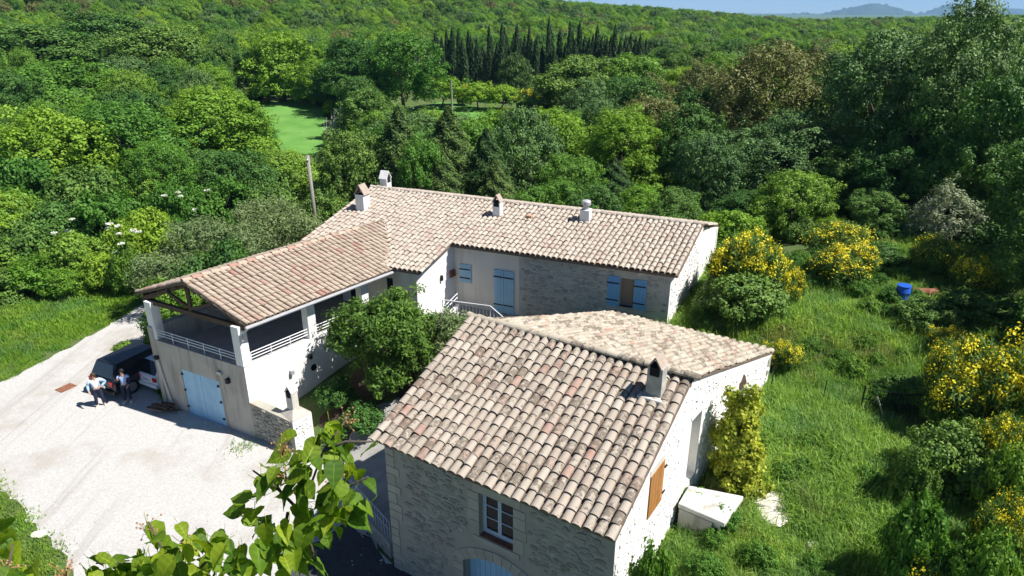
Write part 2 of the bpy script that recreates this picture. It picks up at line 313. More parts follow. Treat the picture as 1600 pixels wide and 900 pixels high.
def ground_sheet():
    c = np.array([0.0, 20.0]); rings = list(np.arange(0.5, 34, 0.5)) + list(34 * 1.055 ** np.arange(1, 106)); n = 240
    ang = np.linspace(0, 2 * math.pi, n, endpoint=False); rr = np.array(rings)
    X = c[0] + rr[:, None] * np.cos(ang); Y = c[1] + rr[:, None] * np.sin(ang); Z = np.concatenate([Tz(X[i], Y[i])[None] for i in range(len(rr))])
    vs = np.concatenate([[[c[0], c[1], T1(*c)]], np.stack([X, Y, Z], -1).reshape(-1, 3)])
    fs = [(0, 1 + j, 1 + (j + 1) % n) for j in range(n)]
    for i in range(len(rr) - 1):
        b = 1 + i * n
        fs += [(b + j, b + n + j, b + n + (j + 1) % n, b + (j + 1) % n) for j in range(n)]
    me = bpy.data.meshes.new('ground'); me.from_pydata(vs.tolist(), [], fs); me.materials.append(m_ground)
    me.polygons.foreach_set('use_smooth', np.ones(len(fs), bool)); me.update()
    return tag(link('ground', me), kind='structure')
ground_sheet()

def sheet(name, outline, mat, dz, step=0.35, rough=0.12, seed=1):
    """a surface patch following the ground: outline polygon with an uneven edge"""
    r = random.Random(seed); pts = []
    for i in range(len(outline)):
        a, b = np.array(outline[i]), np.array(outline[(i + 1) % len(outline)]); k = max(1, int(np.linalg.norm(b - a) / step))
        for j in range(k):
            p = a + (b - a) * j / k; pts.append((p[0] + r.uniform(-rough, rough), p[1] + r.uniform(-rough, rough)))
    bm = bmesh.new(); vs = [bm.verts.new((x, y, 0)) for x, y in pts]; bm.faces.new(vs)
    bmesh.ops.triangulate(bm, faces=bm.faces[:])
    for _ in range(2):
        es = [e for e in bm.edges if e.calc_length() > 1.2]
        if es: bmesh.ops.subdivide_edges(bm, edges=es, cuts=1); bmesh.ops.triangulate(bm, faces=[f for f in bm.faces if len(f.verts) > 3])
    me = bpy.data.meshes.new(name); bm.to_mesh(me); bm.free()
    co = np.empty(len(me.vertices) * 3); me.vertices.foreach_get('co', co); co = co.reshape(-1, 3); co[:, 2] = Tz(co[:, 0], co[:, 1]) + dz
    me.vertices.foreach_set('co', co.ravel()); me.materials.append(mat)
    for p in me.polygons:
        if p.normal.z < 0: p.flip()
    me.update()
    return tag(link(name, me), kind='structure')
YARD_IN = [(x, y) for x, y in YARD]
sheet('gravel_yard', YARD_IN, m_gravel, 0.02, 0.4, 0.14, 3)
sheet('asphalt_drive', [(-5.9, 19.7), (-4.1, 17.6), (2.6, 13.2), (1.9, 9.2), (-6.6, 8.5), (-7.6, 15.5), (-7.0, 18.3)], m_asphalt, 0.028, 0.4, 0.12, 4)
sheet('paved_path', [(-6.6, 21.9), (-5.6, 20.4), (-4.2, 19.0), (-3.4, 19.4), (-2.2, 21.6), (-3.2, 24.6), (-5.0, 26.0), (-6.4, 25.2), (-6.9, 23.5)], m_paving, 0.05, 0.4, 0.1, 5)
FIELD = [at_dist(*p)[:2] for p in ((395, 165, 104), (455, 153, 110), (500, 160, 106), (520, 195, 92), (500, 245, 76), (440, 235, 78))]
sheet('garden_soil', [(-8.3, 25.0), (-6.8, 23.8), (-5.4, 26.2), (-3.0, 25.0), (-1.9, 22.6), (3.4, 27.4), (2.9, 28.6), (-2.2, 30.6), (-4.6, 30.5), (-6.6, 30.2)], surf('leaf_litter', [(0.05, 0.035, 0.022), (0.10, 0.07, 0.045)], 6, .95, .6, 30, .03), 0.04, 0.4, 0.15, 9)
sheet('green_field', [tuple(p) for p in FIELD], m_lawn, 0.10, 1.5, 0.4, 6)
FIELD2 = [at_dist(*p)[:2] for p in ((620, 160, 104), (700, 152, 112), (775, 165, 104), (800, 200, 90), (730, 225, 82), (640, 200, 88))]
sheet('orchard_field', [tuple(p) for p in FIELD2], m_lawn, 0.10, 1.5, 0.4, 7)

def mountain(name, ax, dist, prof, seed):
    r = np.random.default_rng(seed); mb = MB(); n = 60
    xs = np.linspace(0, 1, n); rows = 9; vs = []
    for j in range(rows):
        t = j / (rows - 1); d = dist + (t - .5) * dist * 0.25
        for i in range(n):
            px = ax[0] + (ax[1] - ax[0]) * xs[i]; p = np.interp(px, *zip(*prof)); az = (px - 800) / F_PX * CP
            top = CAM_Z + (16 - p) / (F_PX / CP) * dist
            z = -60 + (top + 60) * math.sin(math.pi * t) ** 0.8 + (r.normal() * 12 if 0 < t < 1 and abs(t - .5) > .1 else 0)
            vs.append((az * d, d, z))
    fs = [(j * n + i, j * n + i + 1, (j + 1) * n + i + 1, (j + 1) * n + i) for j in range(rows - 1) for i in range(n - 1)]
    mb.mesh(vs, fs); o = mb.build(name, MATS['hill_wood'], smooth=True); return tag(o, kind='structure')
surf('hill_wood', [(0.035, 0.06, 0.03), (0.06, 0.085, 0.045)], 0.004, 0.95)
mountain('mountain', (1180, 1480), 7000, [(1180, 34), (1225, 24), (1245, 21), (1275, 23), (1290, 20), (1330, 12), (1358, 6), (1372, 7), (1400, 12), (1420, 18), (1480, 32)], 2)
mountain('mountain', (1430, 1720), 8200, [(1430, 30), (1460, 13), (1480, 9), (1520, 11), (1600, 14), (1720, 34)], 3)

# ------------------------------------------------------------------ building helpers
def attach(o, parent):
    o.parent = parent
    if parent.type == 'EMPTY': o.matrix_parent_inverse = Matrix.Translation(-Vector(parent.location))
    return o
def part(mb, name, mats, parent, smooth=False, bevel=0):
    return attach(mb.build(name, mats, None, smooth, bevel), parent)
def slab(mb, p0, p1, z0, zt0, zt1, th=0.45, zb1=None):
    """wall piece, outer face on the right of p0->p1, thickness inwards"""
    p0, p1 = np.array(p0[:2], float), np.array(p1[:2], float); d = nrm(p1 - p0); n = np.array([-d[1], d[0]]) * th; z1 = z0 if zb1 is None else zb1
    a, b, c, e = p0, p1, p1 + n, p0 + n
    mb.hexa([(*a, z0), (*b, z1), (*c, z1), (*e, z0), (*a, zt0), (*b, zt1), (*c, zt1), (*e, zt0)])
def holed(mb, p0, p1, z0, z1, holes, th=0.45):
    p0, p1 = np.array(p0[:2], float), np.array(p1[:2], float); L = np.linalg.norm(p1 - p0); d = (p1 - p0) / L
    cuts = sorted({0, L, *[h[0] for h in holes], *[h[1] for h in holes]})
    for a, b in zip(cuts[:-1], cuts[1:]):
        zs = z0
        for h in sorted([h for h in holes if h[0] < (a + b) / 2 < h[1]], key=lambda h: h[2]):
            if h[2] > zs: slab(mb, p0 + d * a, p0 + d * b, zs, h[2], h[2], th)
            zs = h[3]
        if z1 > zs: slab(mb, p0 + d * a, p0 + d * b, zs, z1, z1, th)
class Frame:
    """a wall face: along, out of and up the wall"""
    def __init__(s, p0, az): s.p = np.array([*p0[:2], 0.0]); s.u = azv(az); s.n = azv(az + 90); s.az = az
    def P(s, a, z, out=0.0): return s.p + s.u * a + s.n * out + np.array([0, 0, z])
    def box(s, mb, a0, a1, z0, z1, o0, o1):
        mb.hexa([s.P(a0, z0, o1), s.P(a1, z0, o1), s.P(a1, z0, o0), s.P(a0, z0, o0), s.P(a0, z1, o1), s.P(a1, z1, o1), s.P(a1, z1, o0), s.P(a0, z1, o0)])

def rough_block(seed):
    r = random.Random(seed); pts = []; n = 8; rad = [r.uniform(.40, .56) for _ in range(n)]; ph = r.uniform(0, .7); sq = r.uniform(.3, .8)
    for z in (0, 1):
        for j in range(n):
            a = ph + 6.2832 * j / n; k = 1.0 if z == 0 else 0.80; c, q = math.cos(a), math.sin(a); m = (1 - sq) + sq / max(abs(c), abs(q))
            pts.append((c * rad[j] * m * k, z * r.uniform(.8, 1.1) if z else 0, q * rad[j] * m * k))
    mb = MB(); mb.mesh(pts, [tuple(range(n, 2 * n))] + [(i, (i + 1) % n, n + (i + 1) % n, n + i) for i in range(n)])
    return pts, mb
STONE_PTS = [rough_block(50 + i)[0] for i in range(10)]
STONE_ME = {}
def stone_mesh(i, mat):
    if (i, mat.name) not in STONE_ME: STONE_ME[(i, mat.name)] = rough_block(50 + i)[1].me('stone', mat)
    return STONE_ME[(i, mat.name)]
def stones(fr, a0, a1, z0, top, holes, parent, single=0, size=(0.30, 0.135), mat=None, seed=1, depth=0.026, prefer=None):
    """rubble stones proud of the mortar; the `single` best seen ones are objects, the rest one joined part"""
    mat = mat or m_stone; r = random.Random(seed); spots = []; z = z0
    while True:
        h = size[1] * r.uniform(0.75, 1.15); a = a0 - r.uniform(0, .2)
        if z > top(a0) and z > top(a1): break
        while a < a1:
            w = size[0] * r.choice((.45, .6, .75, .9, 1.1, 1.4)) * r.uniform(.9, 1.1); c = a + w / 2; hq = h * r.uniform(.7, 1.25); zc = z + h / 2 + r.uniform(-.3, .3) * h
            if a > a0 and a + w < a1 and zc + h / 2 < top(c) and not any(x0 - .02 < c + w / 2 and c - w / 2 < x1 + .02 and y0 - .02 < zc + h / 2 and zc - h / 2 < y1 + .02 for x0, x1, y0, y1 in holes):
                spots.append((c, zc, w * r.uniform(.88, 1.0), hq * .95, r.randrange(10), depth * r.uniform(.3, 1.3), r.gauss(0, .13)))
            a += w
        z += h
    if prefer: spots.sort(key=prefer)
    rest = MB(); rest.cur = 0
    for k, (c, zc, w, h, v, d, rot) in enumerate(spots):
        if k < single:
            o = link('stone', stone_mesh(v, mat)); attach(o, parent)
            M = Matrix((Vector(fr.u), Vector(fr.n), Vector((0, 0, 1)))).transposed().to_4x4()
            o.matrix_basis = Matrix.Translation(Vector(fr.P(c, zc, 0.0))) @ M @ Matrix.Rotation(rot, 4, 'Y') @ Matrix.Diagonal((w, d, h, 1))
        else:
            rest.cur = r.random(); cr, sr = math.cos(rot), math.sin(rot)
            P = [fr.P(c + (x * w * cr + y * h * sr), zc + (-x * w * sr + y * h * cr), q * d) for x, q, y in STONE_PTS[v]]
            n = 8; rest.mesh(P, [tuple(range(n, 2 * n))] + [(i, (i + 1) % n, n + (i + 1) % n, n + i) for i in range(n)])
    if rest.f:
        o = attach(rest.build('rubble_stones', mat), parent); o['kind'] = 'stuff'

def tile_pts(r0, r1, ln, seg=6, th=0.018):
    vs = []; fs = []
    for y, r, z in ((0, r0, 0.03), (ln, r1, 0.0)):
        for j in range(seg + 1):
            a = math.pi * j / seg; vs.append((-r * math.cos(a), y, r * 0.82 * math.sin(a) + z))
    k = seg + 1
    for j in range(seg): fs.append((j + 1, j, k + j, k + j + 1)[::-1])
    b = len(vs)
    for j in range(seg + 1):
        a = math.pi * j / seg; vs.append((-(r0 - th) * math.cos(a), 0.0, (r0 - th) * 0.82 * math.sin(a) + 0.03))
    for j in range(seg + 1):
        a = math.pi * j / seg; vs.append((-(r0 - th) * math.cos(a), 0.12, (r0 - th) * 0.82 * math.sin(a) + 0.03 - 0.02))
    for j in range(seg): fs += [(j, j + 1, b + j + 1, b + j)[::-1], (b + j, b + j + 1, b + k + j + 1, b + k + j)[::-1]]
    return vs, fs
TILE_ME = {}
def roof_tiles(O, u, s, cols, sp, bounds, expo, parent, mat, single=0, prefer=None, seed=1, rad=None, jit=1.0, seg=6):
    O, u, s = map(lambda q: np.asarray(q, float), (O, u, s)); n = nrm(np.cross(u, s)); r = random.Random(seed); rad = rad or sp * 0.42; spots = []
    for c in range(cols):
        cu = (c + .5) * sp; b = bounds(cu)
        if b is None: continue
        off = r.uniform(-.05, .05)
        k = 0; q = b[0]
        while q < b[1] - 0.12:
            e = expo * r.uniform(.93, 1.07); ln = min(e * 1.22, b[1] - q + .02)
            spots.append((cu + r.uniform(-.012, .012) * jit, q + (off if k else off * .5), ln, r.uniform(-.035, .035) * jit, r.uniform(-.008, .012) * jit)); q += e; k += 1
    if prefer: spots.sort(key=prefer)
    rest = MB()
    for k, (cu, q, ln, yaw, dz) in enumerate(spots):
        P = O + u * cu + s * q + n * (dz + 0.03)
        if k < single:
            v = r.randrange(4); key = (v, mat.name, round(rad, 3))
            if key not in TILE_ME:
                t = MB(); t.cur = 0.0; f = 1 + (v - 1.5) * .035; t.mesh(*tile_pts(rad * f, rad * .86 * f, 1.0, 7)); TILE_ME[key] = t.me('tile', mat, False)
            o = link('tile', TILE_ME[key]); attach(o, parent)
            M = Matrix((Vector(u), Vector(s), Vector(n))).transposed().to_4x4()
            o.matrix_basis = Matrix.Translation(Vector(P)) @ M @ Matrix.Rotation(yaw, 4, 'Z') @ Matrix.Diagonal((1, ln, 1, 1))
        else:
            f = r.uniform(.95, 1.05); vs, fs = tile_pts(rad * f, rad * .86 * f, 1.0, seg); cy, sy = math.cos(yaw), math.sin(yaw); rest.cur = r.random()
            rest.mesh([P + u * (x * cy - y * ln * sy) + s * (x * sy + y * ln * cy) + n * z for x, y, z in vs], fs)
    if rest.f:
        o = attach(rest.build('tile_rows', mat), parent); o['kind'] = 'stuff'
def ridge_tiles(parent, a, b, mat, rad=0.13, step=0.38, seed=3, name='ridge_tile'):
    a, b = np.asarray(a, float), np.asarray(b, float); L = np.linalg.norm(b - a); t = (b - a) / L; sd = nrm(np.cross(t, (0, 0, 1))); up = np.cross(sd, t); r = random.Random(seed)
    me = None; k = int(L / step)
    t_ = MB(); t_.cur = 0.0; t_.mesh(*tile_pts(rad, rad * .88, 1.0, 7)); me = t_.me(name, mat)
    for i in range(k):
        o = link(name, me); attach(o, parent)
        M = Matrix((Vector(sd), Vector(t), Vector(up))).transposed().to_4x4()
        o.matrix_basis = Matrix.Translation(Vector(a + t * (L * i / k) + np.array([0, 0, r.uniform(-.01, .01)]))) @ M @ Matrix.Rotation(r.uniform(-.04, .04), 4, 'Z') @ Matrix.Diagonal((1, L / k * 1.15, 1, 1))
def plate(mb, pts, th=0.08):       # roof deck: polygon with thickness downwards
    top = [np.asarray(p, float) for p in pts]; n = len(top); bot = [p - np.array([0, 0, th]) for p in top]
    mb.mesh(top + bot, [tuple(range(n)), tuple(range(2 * n - 1, n - 1, -1))] + [(i, n + i, n + (i + 1) % n, (i + 1) % n) for i in range(n)])
def chimney(parent, c, az, w, d, z0, z1, mat, capmat, name='chimney', opening=True):
    """square stack with two leaning slabs on top"""
    mb = MB(); mb.box((c[0], c[1], (z0 + z1) / 2), (w, d, z1 - z0), az); o = part(mb, name, mat, parent, bevel=0.015)
    f = Frame((c[0], c[1]), az)
    if opening:
        ob = MB(); ob.hexa([f.P(-w * .36, z1 - .26, d / 2 + .004), f.P(w * .36, z1 - .26, d / 2 + .004), f.P(w * .36, z1 - .26, -d / 2 - .004), f.P(-w * .36, z1 - .26, -d / 2 - .004),
                 f.P(-w * .36, z1 + .01, d / 2 + .004), f.P(w * .36, z1 + .01, d / 2 + .004), f.P(w * .36, z1 + .01, -d / 2 - .004), f.P(-w * .36, z1 + .01, -d / 2 - .004)])
        attach(ob.build('flue_opening', m_dark), o)
    for sg in (-1, 1):
        cb = MB(); a, b = f.P(sg * w * .54, z1 - .02), f.P(0, z1 + w * .85)
        cb.beam(a, b, d * 1.1, 0.04, up=np.cross(nrm(b - a), f.n)); attach(cb.build('cap_slab', capmat), o)
    return o

# ------------------------------------------------------------------ the stone barn in front
BU, BV = azv(122.5), azv(32.3)
barn = empty('stone_barn', (0.5, 17, 0), 'weathered stone barn with old clay tile roof, arched blue door and white side wall', 'barn')
bF = Frame((-3.86, 17.39), 122.5); bLen = 7.62
bFR = bF.P(bLen, 0)[:2]
EZ, RZ = 5.12, 7.05
rL, rR = np.array([-1.42, 21.70, RZ]), np.array([5.22, 17.24, RZ + .1])
bRear = np.array([10.42, 24.35]); bRearL = np.array([4.30, 28.3]); bBend = np.array([5.25, 17.36])
fw = MB(); WIN = (3.47, 4.62, 2.98, 4.52); DOOR = (2.85, 5.35, -0.5, 2.32)
holed(fw, bF.p, bFR, -0.6, EZ + .02, [WIN, DOOR], 0.5); wall_front = part(fw, 'front_wall', m_mortar, barn)
# arch: spandrels and voussoirs
ac, ah = (DOOR[0] + DOOR[1]) / 2, (DOOR[1] - DOOR[0]) / 2; spring, crown = 1.78, 2.26
Rr = (ah * ah + (crown - spring) ** 2) / (2 * (crown - spring)); zc0 = crown - Rr; half = math.asin(ah / Rr)
sp_ = MB()
for i in range(12):
    t0, t1 = -half + 2 * half * i / 12, -half + 2 * half * (i + 1) / 12
    a0, a1 = ac + Rr * math.sin(t0), ac + Rr * math.sin(t1); z0_, z1_ = zc0 + Rr * math.cos(t0), zc0 + Rr * math.cos(t1)
    P = bF.P; sp_.hexa([P(a0, z0_, 0), P(a1, z1_, 0), P(a1, z1_, -.5), P(a0, z0_, -.5), P(a0, 2.33, 0), P(a1, 2.33, 0), P(a1, 2.33, -.5), P(a0, 2.33, -.5)])
attach(sp_.build('spandrel', m_cut), wall_front)
half2 = half * 1.12
for i in range(11):
    t0, t1 = -half2 + 2 * half2 * (i + .02) / 11, -half2 + 2 * half2 * (i + .98) / 11; v = MB(); P = bF.P; q = []
    for rr_ in (Rr, Rr + 0.36):
        for t, o in ((t0, .035), (t1, .035), (t1, -.1), (t0, -.1)): q.append(P(ac + rr_ * math.sin(t), zc0 + rr_ * math.cos(t), o))
    v.hexa([q[0], q[1], q[2], q[3], q[4], q[5], q[6], q[7]]); v.cur = rnd.random(); attach(v.build('voussoir', m_cut, None, False, .008), wall_front)
for sd_, a0, a1 in ((0, DOOR[0] - .36, DOOR[0]), (1, DOOR[1], DOOR[1] + .34)):
    z = -0.5
    while z < spring - .1:
        h = rnd.uniform(.28, .42); w = rnd.choice((0, .12)); v = MB(); bF.box(v, a0 - (w if sd_ == 0 else 0), a1 + (w if sd_ else 0), z + .01, min(z + h, spring - .02) - .01, -.1, .03); attach(v.build('jamb_stone', m_cut, None, False, .008), wall_front); z += h
dr = bF
for i in range(13):
    v = MB(); a0 = DOOR[0] + .01 + (DOOR[1] - DOOR[0] - .02) * i / 13; v.cur = rnd.random(); dr.box(v, a0, a0 + (DOOR[1] - DOOR[0]) / 13 - .012, -.45, 2.3, -.36, -.32)
    if i == 0: bdoor = attach(v.build('arched_door', m_blue), barn); bdoor['label'] = 'grey blue boarded door under the stone arch'
    else: attach(v.build('plank', m_blue), bdoor)
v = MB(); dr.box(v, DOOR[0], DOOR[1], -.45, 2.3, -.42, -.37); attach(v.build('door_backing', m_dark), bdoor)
# first floor window
v = MB(); bF.box(v, WIN[0] - .2, WIN[1] + .22, WIN[3], WIN[3] + .28, -.1, .02); attach(v.build('lintel', m_cut, None, False, .01), wall_front)
v = MB(); bF.box(v, WIN[0] - .22, WIN[1] + .22, WIN[2] - .2, WIN[2] - .005, -.48, .04); attach(v.build('window_sill', m_cut, None, False, .01), wall_front)
v = MB(); bF.box(v, WIN[0] + .01, WIN[1] - .01, WIN[2], WIN[2] + .03, -.28, .0); attach(v.build('sill_tile', m_rust, None, False, .005), wall_front)
for a0, a1 in ((WIN[0] - .3, WIN[0]), (WIN[1], WIN[1] + .34)):
    z = WIN[2]
    for h in (.5, .36, .38, .27):
        v = MB(); e = .14 * (h < .4) * rnd.random(); bF.box(v, a0 - (e if a0 < WIN[0] - .1 else 0), a1 + (e if a1 > WIN[1] + .1 else 0), z + .008, z + h - .008, -.1, .022); attach(v.build('jamb_stone', m_cut, None, False, .008), wall_front); z += h
win = MB(); fo = -.26
for a0, a1, z0_, z1_ in ((WIN[0], WIN[0] + .07, WIN[2], WIN[3]), (WIN[1] - .07, WIN[1], WIN[2], WIN[3]), (WIN[0] + .07, WIN[1] - .07, WIN[2] + .03, WIN[2] + .12), (WIN[0] + .07, WIN[1] - .07, WIN[3] - .07, WIN[3])):
    bF.box(win, a0, a1, z0_, z1_, fo, fo + .06)
window = part(win, 'window', surf('pale_window_paint', [(0.50, 0.58, 0.66)], rough=0.5), barn); window['label'] = 'pale blue framed casement window above the arch'
mid = (WIN[0] + WIN[1]) / 2
for a0, a1 in ((WIN[0] + .07, mid - .005), (mid + .005, WIN[1] - .07)):
    v = MB()
    for b0, b1, c0, c1 in ((a0, a0 + .05, WIN[2] + .12, WIN[3] - .07), (a1 - .05, a1, WIN[2] + .12, WIN[3] - .07), (a0 + .05, a1 - .05, WIN[2] + .12, WIN[2] + .19), (a0 + .05, a1 - .05, WIN[3] - .13, WIN[3] - .07),
                           (a0 + .05, a1 - .05, WIN[2] + .60, WIN[2] + .625), (a0 + .05, a1 - .05, WIN[2] + 1.02, WIN[2] + 1.045)):
        bF.box(v, b0, b1, c0, c1, fo + .02, fo + .075)
    attach(v.build('casement', MATS['pale_window_paint']), window)
    for c0, c1 in ((WIN[2] + .19, WIN[2] + .60), (WIN[2] + .625, WIN[2] + 1.02), (WIN[2] + 1.045, WIN[3] - .13)):
        v = MB(); bF.box(v, a0 + .05, a1 - .05, c0, c1, fo + .035, fo + .045); attach(v.build('pane', m_glass), window)
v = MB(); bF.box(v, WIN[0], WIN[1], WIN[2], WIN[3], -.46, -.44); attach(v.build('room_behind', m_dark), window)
# quoins at the left corner, rubble
z = -.5
while z < EZ - .35:
    h = rnd.uniform(.26, .4); v = MB(); bF.box(v, .0, rnd.choice((.34, .52)), z + .01, z + h - .01, -.2, .025); attach(v.build('quoin', m_cut, None, False, .01), wall_front); z += h
HOLES = [(WIN[0] - .34, WIN[1] + .4, WIN[2] - .22, WIN[3] + .3), (DOOR[0] - .5, DOOR[1] + .5, -1, spring + .1), (DOOR[0] - .1, DOOR[1] + .1, 1.5, 2.72), (-.1, .54, -1, 9)]
stones(bF, 0.02, bLen - .05, -.4, lambda a: EZ - .06, HOLES, wall_front, 300, (0.33, 0.15), prefer=lambda q: abs(q[0] - 3.6) * .4 - q[1], seed=5)
# side wall towards the meadow: gable part, then a bent rear part
bR = Frame(bFR, math.degrees(math.atan2(*(bBend - bFR)))); g1 = np.linalg.norm(bBend - bFR)
SH = (2.05, 3.1, 3.98, 5.62)
sw = MB()
cuts = [(0, SH[0], None), (SH[0], SH[1], SH), (SH[1], g1, None)]
rake = lambda a: EZ - .07 + (RZ + .03 - EZ) * a / g1
for a0, a1, h in cuts:
    if h is None: slab(sw, bR.P(a0, 0), bR.P(a1, 0), -.6, rake(a0), rake(a1), .5)
    else:
        slab(sw, bR.P(a0, 0), bR.P(a1, 0), -.6, h[2], h[2], .5)
        h3 = min(h[3], rake(a0) - .12); slab(sw, bR.P(a0, 0), bR.P(a1, 0), h3, rake(a0), rake(a1), .5); SH = (SH[0], SH[1], SH[2], h3)
wall_side = part(sw, 'side_wall', m_lime, barn)
bS = Frame(bBend, math.degrees(math.atan2(*(bRear - bBend)))); g2 = np.linalg.norm(bRear - bBend); zRear = 4.2
NI = (0.35, 1.15, 3.08, 5.5); rk2 = lambda a: RZ + .03 + (zRear - RZ) * a / g2
WF = (4.75, 5.45, 3.35, 4.72)
sw = MB()
for a0, a1, h in ((0, NI[0], None), (NI[0], NI[1], NI), (NI[1], WF[0], None), (WF[0], WF[1], WF), (WF[1], g2, None)):
    if h is None: slab(sw, bS.P(a0, 0), bS.P(a1, 0), -.6, rk2(a0), rk2(a1), .5)
    else: slab(sw, bS.P(a0, 0), bS.P(a1, 0), -.6, h[2], h[2], .5); slab(sw, bS.P(a0, 0), bS.P(a1, 0), h[3], rk2(a0), rk2(a1), .5)
wall_side2 = part(sw, 'rear_side_wall', m_lime, barn)
v = MB(); bS.box(v, NI[0], NI[1], NI[2], NI[3], -.55, -.40); attach(v.build('niche_back', m_concrete), wall_side2)
v = MB(); bS.box(v, NI[0] - .1, NI[1] + .1, NI[3], NI[3] + .16, -.3, .03); attach(v.build('lintel', m_lime, None, False, .02), wall_side2)
v = MB(); P = bS.P
v.mesh([P(WF[0], WF[2], -.2), P(WF[1], WF[2], -.2), P(WF[1], WF[3], -.2), P(WF[0], WF[3], -.2)], [(0, 1, 2, 3)]); fwn = attach(v.build('small_window', m_blue), wall_side2)
v = MB(); q = [P(WF[0] - .06, WF[3] - .3, .05), P(WF[1] + .06, WF[3] - .3, .05), P((WF[0] + WF[1]) / 2, WF[3] + .22, .05)]; q2 = [p - bS.n * .2 for p in q]
v.mesh(q + q2, [(0, 1, 2), (5, 4, 3), (0, 3, 4, 1), (1, 4, 5, 2), (2, 5, 3, 0)]); attach(v.build('window_hood', m_timber), wall_side2)
for i, (st, fr_, L_, tp, hl) in enumerate(((wall_side, bR, g1, rake, [(SH[0] - .05, SH[1] + .05, SH[2] - .05, SH[3] + .1)]), (wall_side2, bS, g2, rk2, [(NI[0] - .05, NI[1] + .05, NI[2], NI[3] + .2), (WF[0] - .1, WF[1] + .1, WF[2], WF[3] + .3)]))):
    stones(fr_, .05, L_ - .05, 0.6, lambda a, t=tp: t(a) - .1, hl, st, 0, (0.34, 0.17), m_lime, 20 + i, 0.03)
v = MB(); bR.box(v, SH[0], SH[1], SH[2], SH[3], -.3, -.16); attach(v.build('shutter_reveal', m_dark), wall_side)
shut = None
for i in range(5):
    v = MB(); w = (SH[1] - SH[0] - .06) / 5; a0 = SH[0] + .03 + i * w; v.cur = rnd.random(); bR.box(v, a0 + .006, a0 + w - .006, SH[2] + .02, SH[3] - .2, -.02, .03)
    if i == 0: shut = part(v, 'wooden_shutter', m_wood, barn); shut['label'] = 'orange brown boarded shutter on the white wall'
    else: attach(v.build('board', m_wood), shut)
v = MB(); bR.box(v, SH[0], SH[1], SH[3] - .2, SH[3] - .01, -.15, .015); attach(v.build('lintel', m_concrete), wall_side)
for z in (SH[2] + .25, SH[3] - .5):
    v = MB(); bR.box(v, SH[1] - .05, SH[1] + .1, z, z + .06, .03, .06); attach(v.build('hinge', m_iron), shut)
# hidden left and rear walls close the barn
lw = MB(); slab(lw, rL[:2] + .0, bF.p[:2], -.6, RZ, EZ, .45); slab(lw, bRearL, rL[:2], -.6, zRear, RZ, .45); slab(lw, bRear, bRearL, -.6, zRear, zRear, .45); part(lw, 'rear_wall', m_mortar, barn)
# roof decks and tiles
eL, eR = np.array([-4.25, 17.27, EZ]), np.array([2.50, 12.98, EZ])
dk = MB(); plate(dk, [eL, eR, rR, rL], .06); roofF = part(dk, 'front_roof', m_under, barn)
def roof_frame(eL, eR, rl, rr):
    u = nrm(eR - eL); s = (rl + rr) / 2 - (eL + eR) / 2; s = nrm(s - u * (s @ u)); return u, s
u_, s_ = roof_frame(eL, eR, rL, rR); Lr = np.linalg.norm(eR - eL); SP_B = Lr / 27
runL, runR = (rL - eL) @ s_, (rR - eR) @ s_
roof_tiles(eL - s_ * .06, u_, s_, 27, SP_B, lambda c: (0, runL + (runR - runL) * c / Lr + .02), .37, roofF, m_tile, 300, lambda q: q[1] * .9 - q[0] * .25, 8, SP_B * .44)
e2L, e2R = np.array([*(bRearL + .2 * azv(36)[:2]), zRear]), np.array([*(bRear + .2 * azv(36)[:2] + .05), zRear + .02])
dk = MB(); plate(dk, [rR + [0, 0, -.01], e2R, e2L, rL + [0, 0, -.01]], .06); roofB = part(dk, 'rear_roof', m_under, barn)
u_, s_ = roof_frame(e2R, e2L, rR, rL); Lr2 = np.linalg.norm(e2L - e2R)
A2, B2 = (rR - e2R), (rL - e2L)
offR, offL = A2 @ u_, B2 @ u_
s_ = nrm(A2); runR2, runL2 = np.linalg.norm(A2), np.linalg.norm(B2)
roof_tiles(e2R + u_ * (-.02), u_, s_, int(Lr2 / SP_B), Lr2 / int(Lr2 / SP_B), lambda c: (0, runR2 + (runL2 - runR2) * c / Lr2), .37, roofB, m_tile3, 0, None, 9, SP_B * .43, 1.6)
ridge_tiles(barn, rL + [-.1, .06, .06], rR + [.15, -.1, .07], m_tile3, .15, .4, 4)
v = MB(); q = np.array([1.1, 23.1, 6.05]); v.box(q + [0, 0, .12], (.3, .25, .3), 32); vt_ = part(v, 'vent_tile', m_terra, barn); v = MB(); v.box(q + [0.03, -.14, .14], (.2, .03, .16), 32); attach(v.build('vent_hole', m_dark), vt_)
ch = chimney(barn, (4.12, 17.05), 122.5, .38, .46, 6.2, 7.72, surf('old_plaster', [(0.30, 0.28, 0.25), (0.52, 0.50, 0.46)], 3, .95, .4, 30, .01), m_cap)
v = MB(); v.box((4.14, 17.05, 6.74), (.86, .8, .12), 32); attach(v.build('flashing', m_concrete, None, False, .03), ch)
# landing slab outside the side door
ld = empty('stone_landing', (6.1, 16.8, T1(6.1, 16.8)), 'small white concrete landing outside the barn side door', 'landing')
q = [(5.62, 17.72), (5.08, 16.86), (6.25, 15.98), (7.2, 17.2)]
v = MB(); v.hexa([(*p, 2.86) for p in q] + [(*p, 3.04) for p in q]); part(v, 'slab', surf('pale_concrete', [(0.50, 0.48, 0.44), (0.66, 0.64, 0.60)], 3, .95, .6, 20, .02, grime=((.24, .22, .18), 2.2, .54, .7)), ld, bevel=.04)
for nm, a, b in (('support_wall', (7.0, 17.12), (6.16, 16.1)),):
    v = MB(); slab(v, a, b, 1.4, 2.86, 2.86, -.28); part(v, nm, m_concrete, ld)


v = MB(); slab(v, (5.3, 17.05), (6.12, 16.4), 1.4, 2.86, 2.86, -.3); part(v, 'block_side', m_garage, ld)  # shade under the slab put into the colour: a darker render

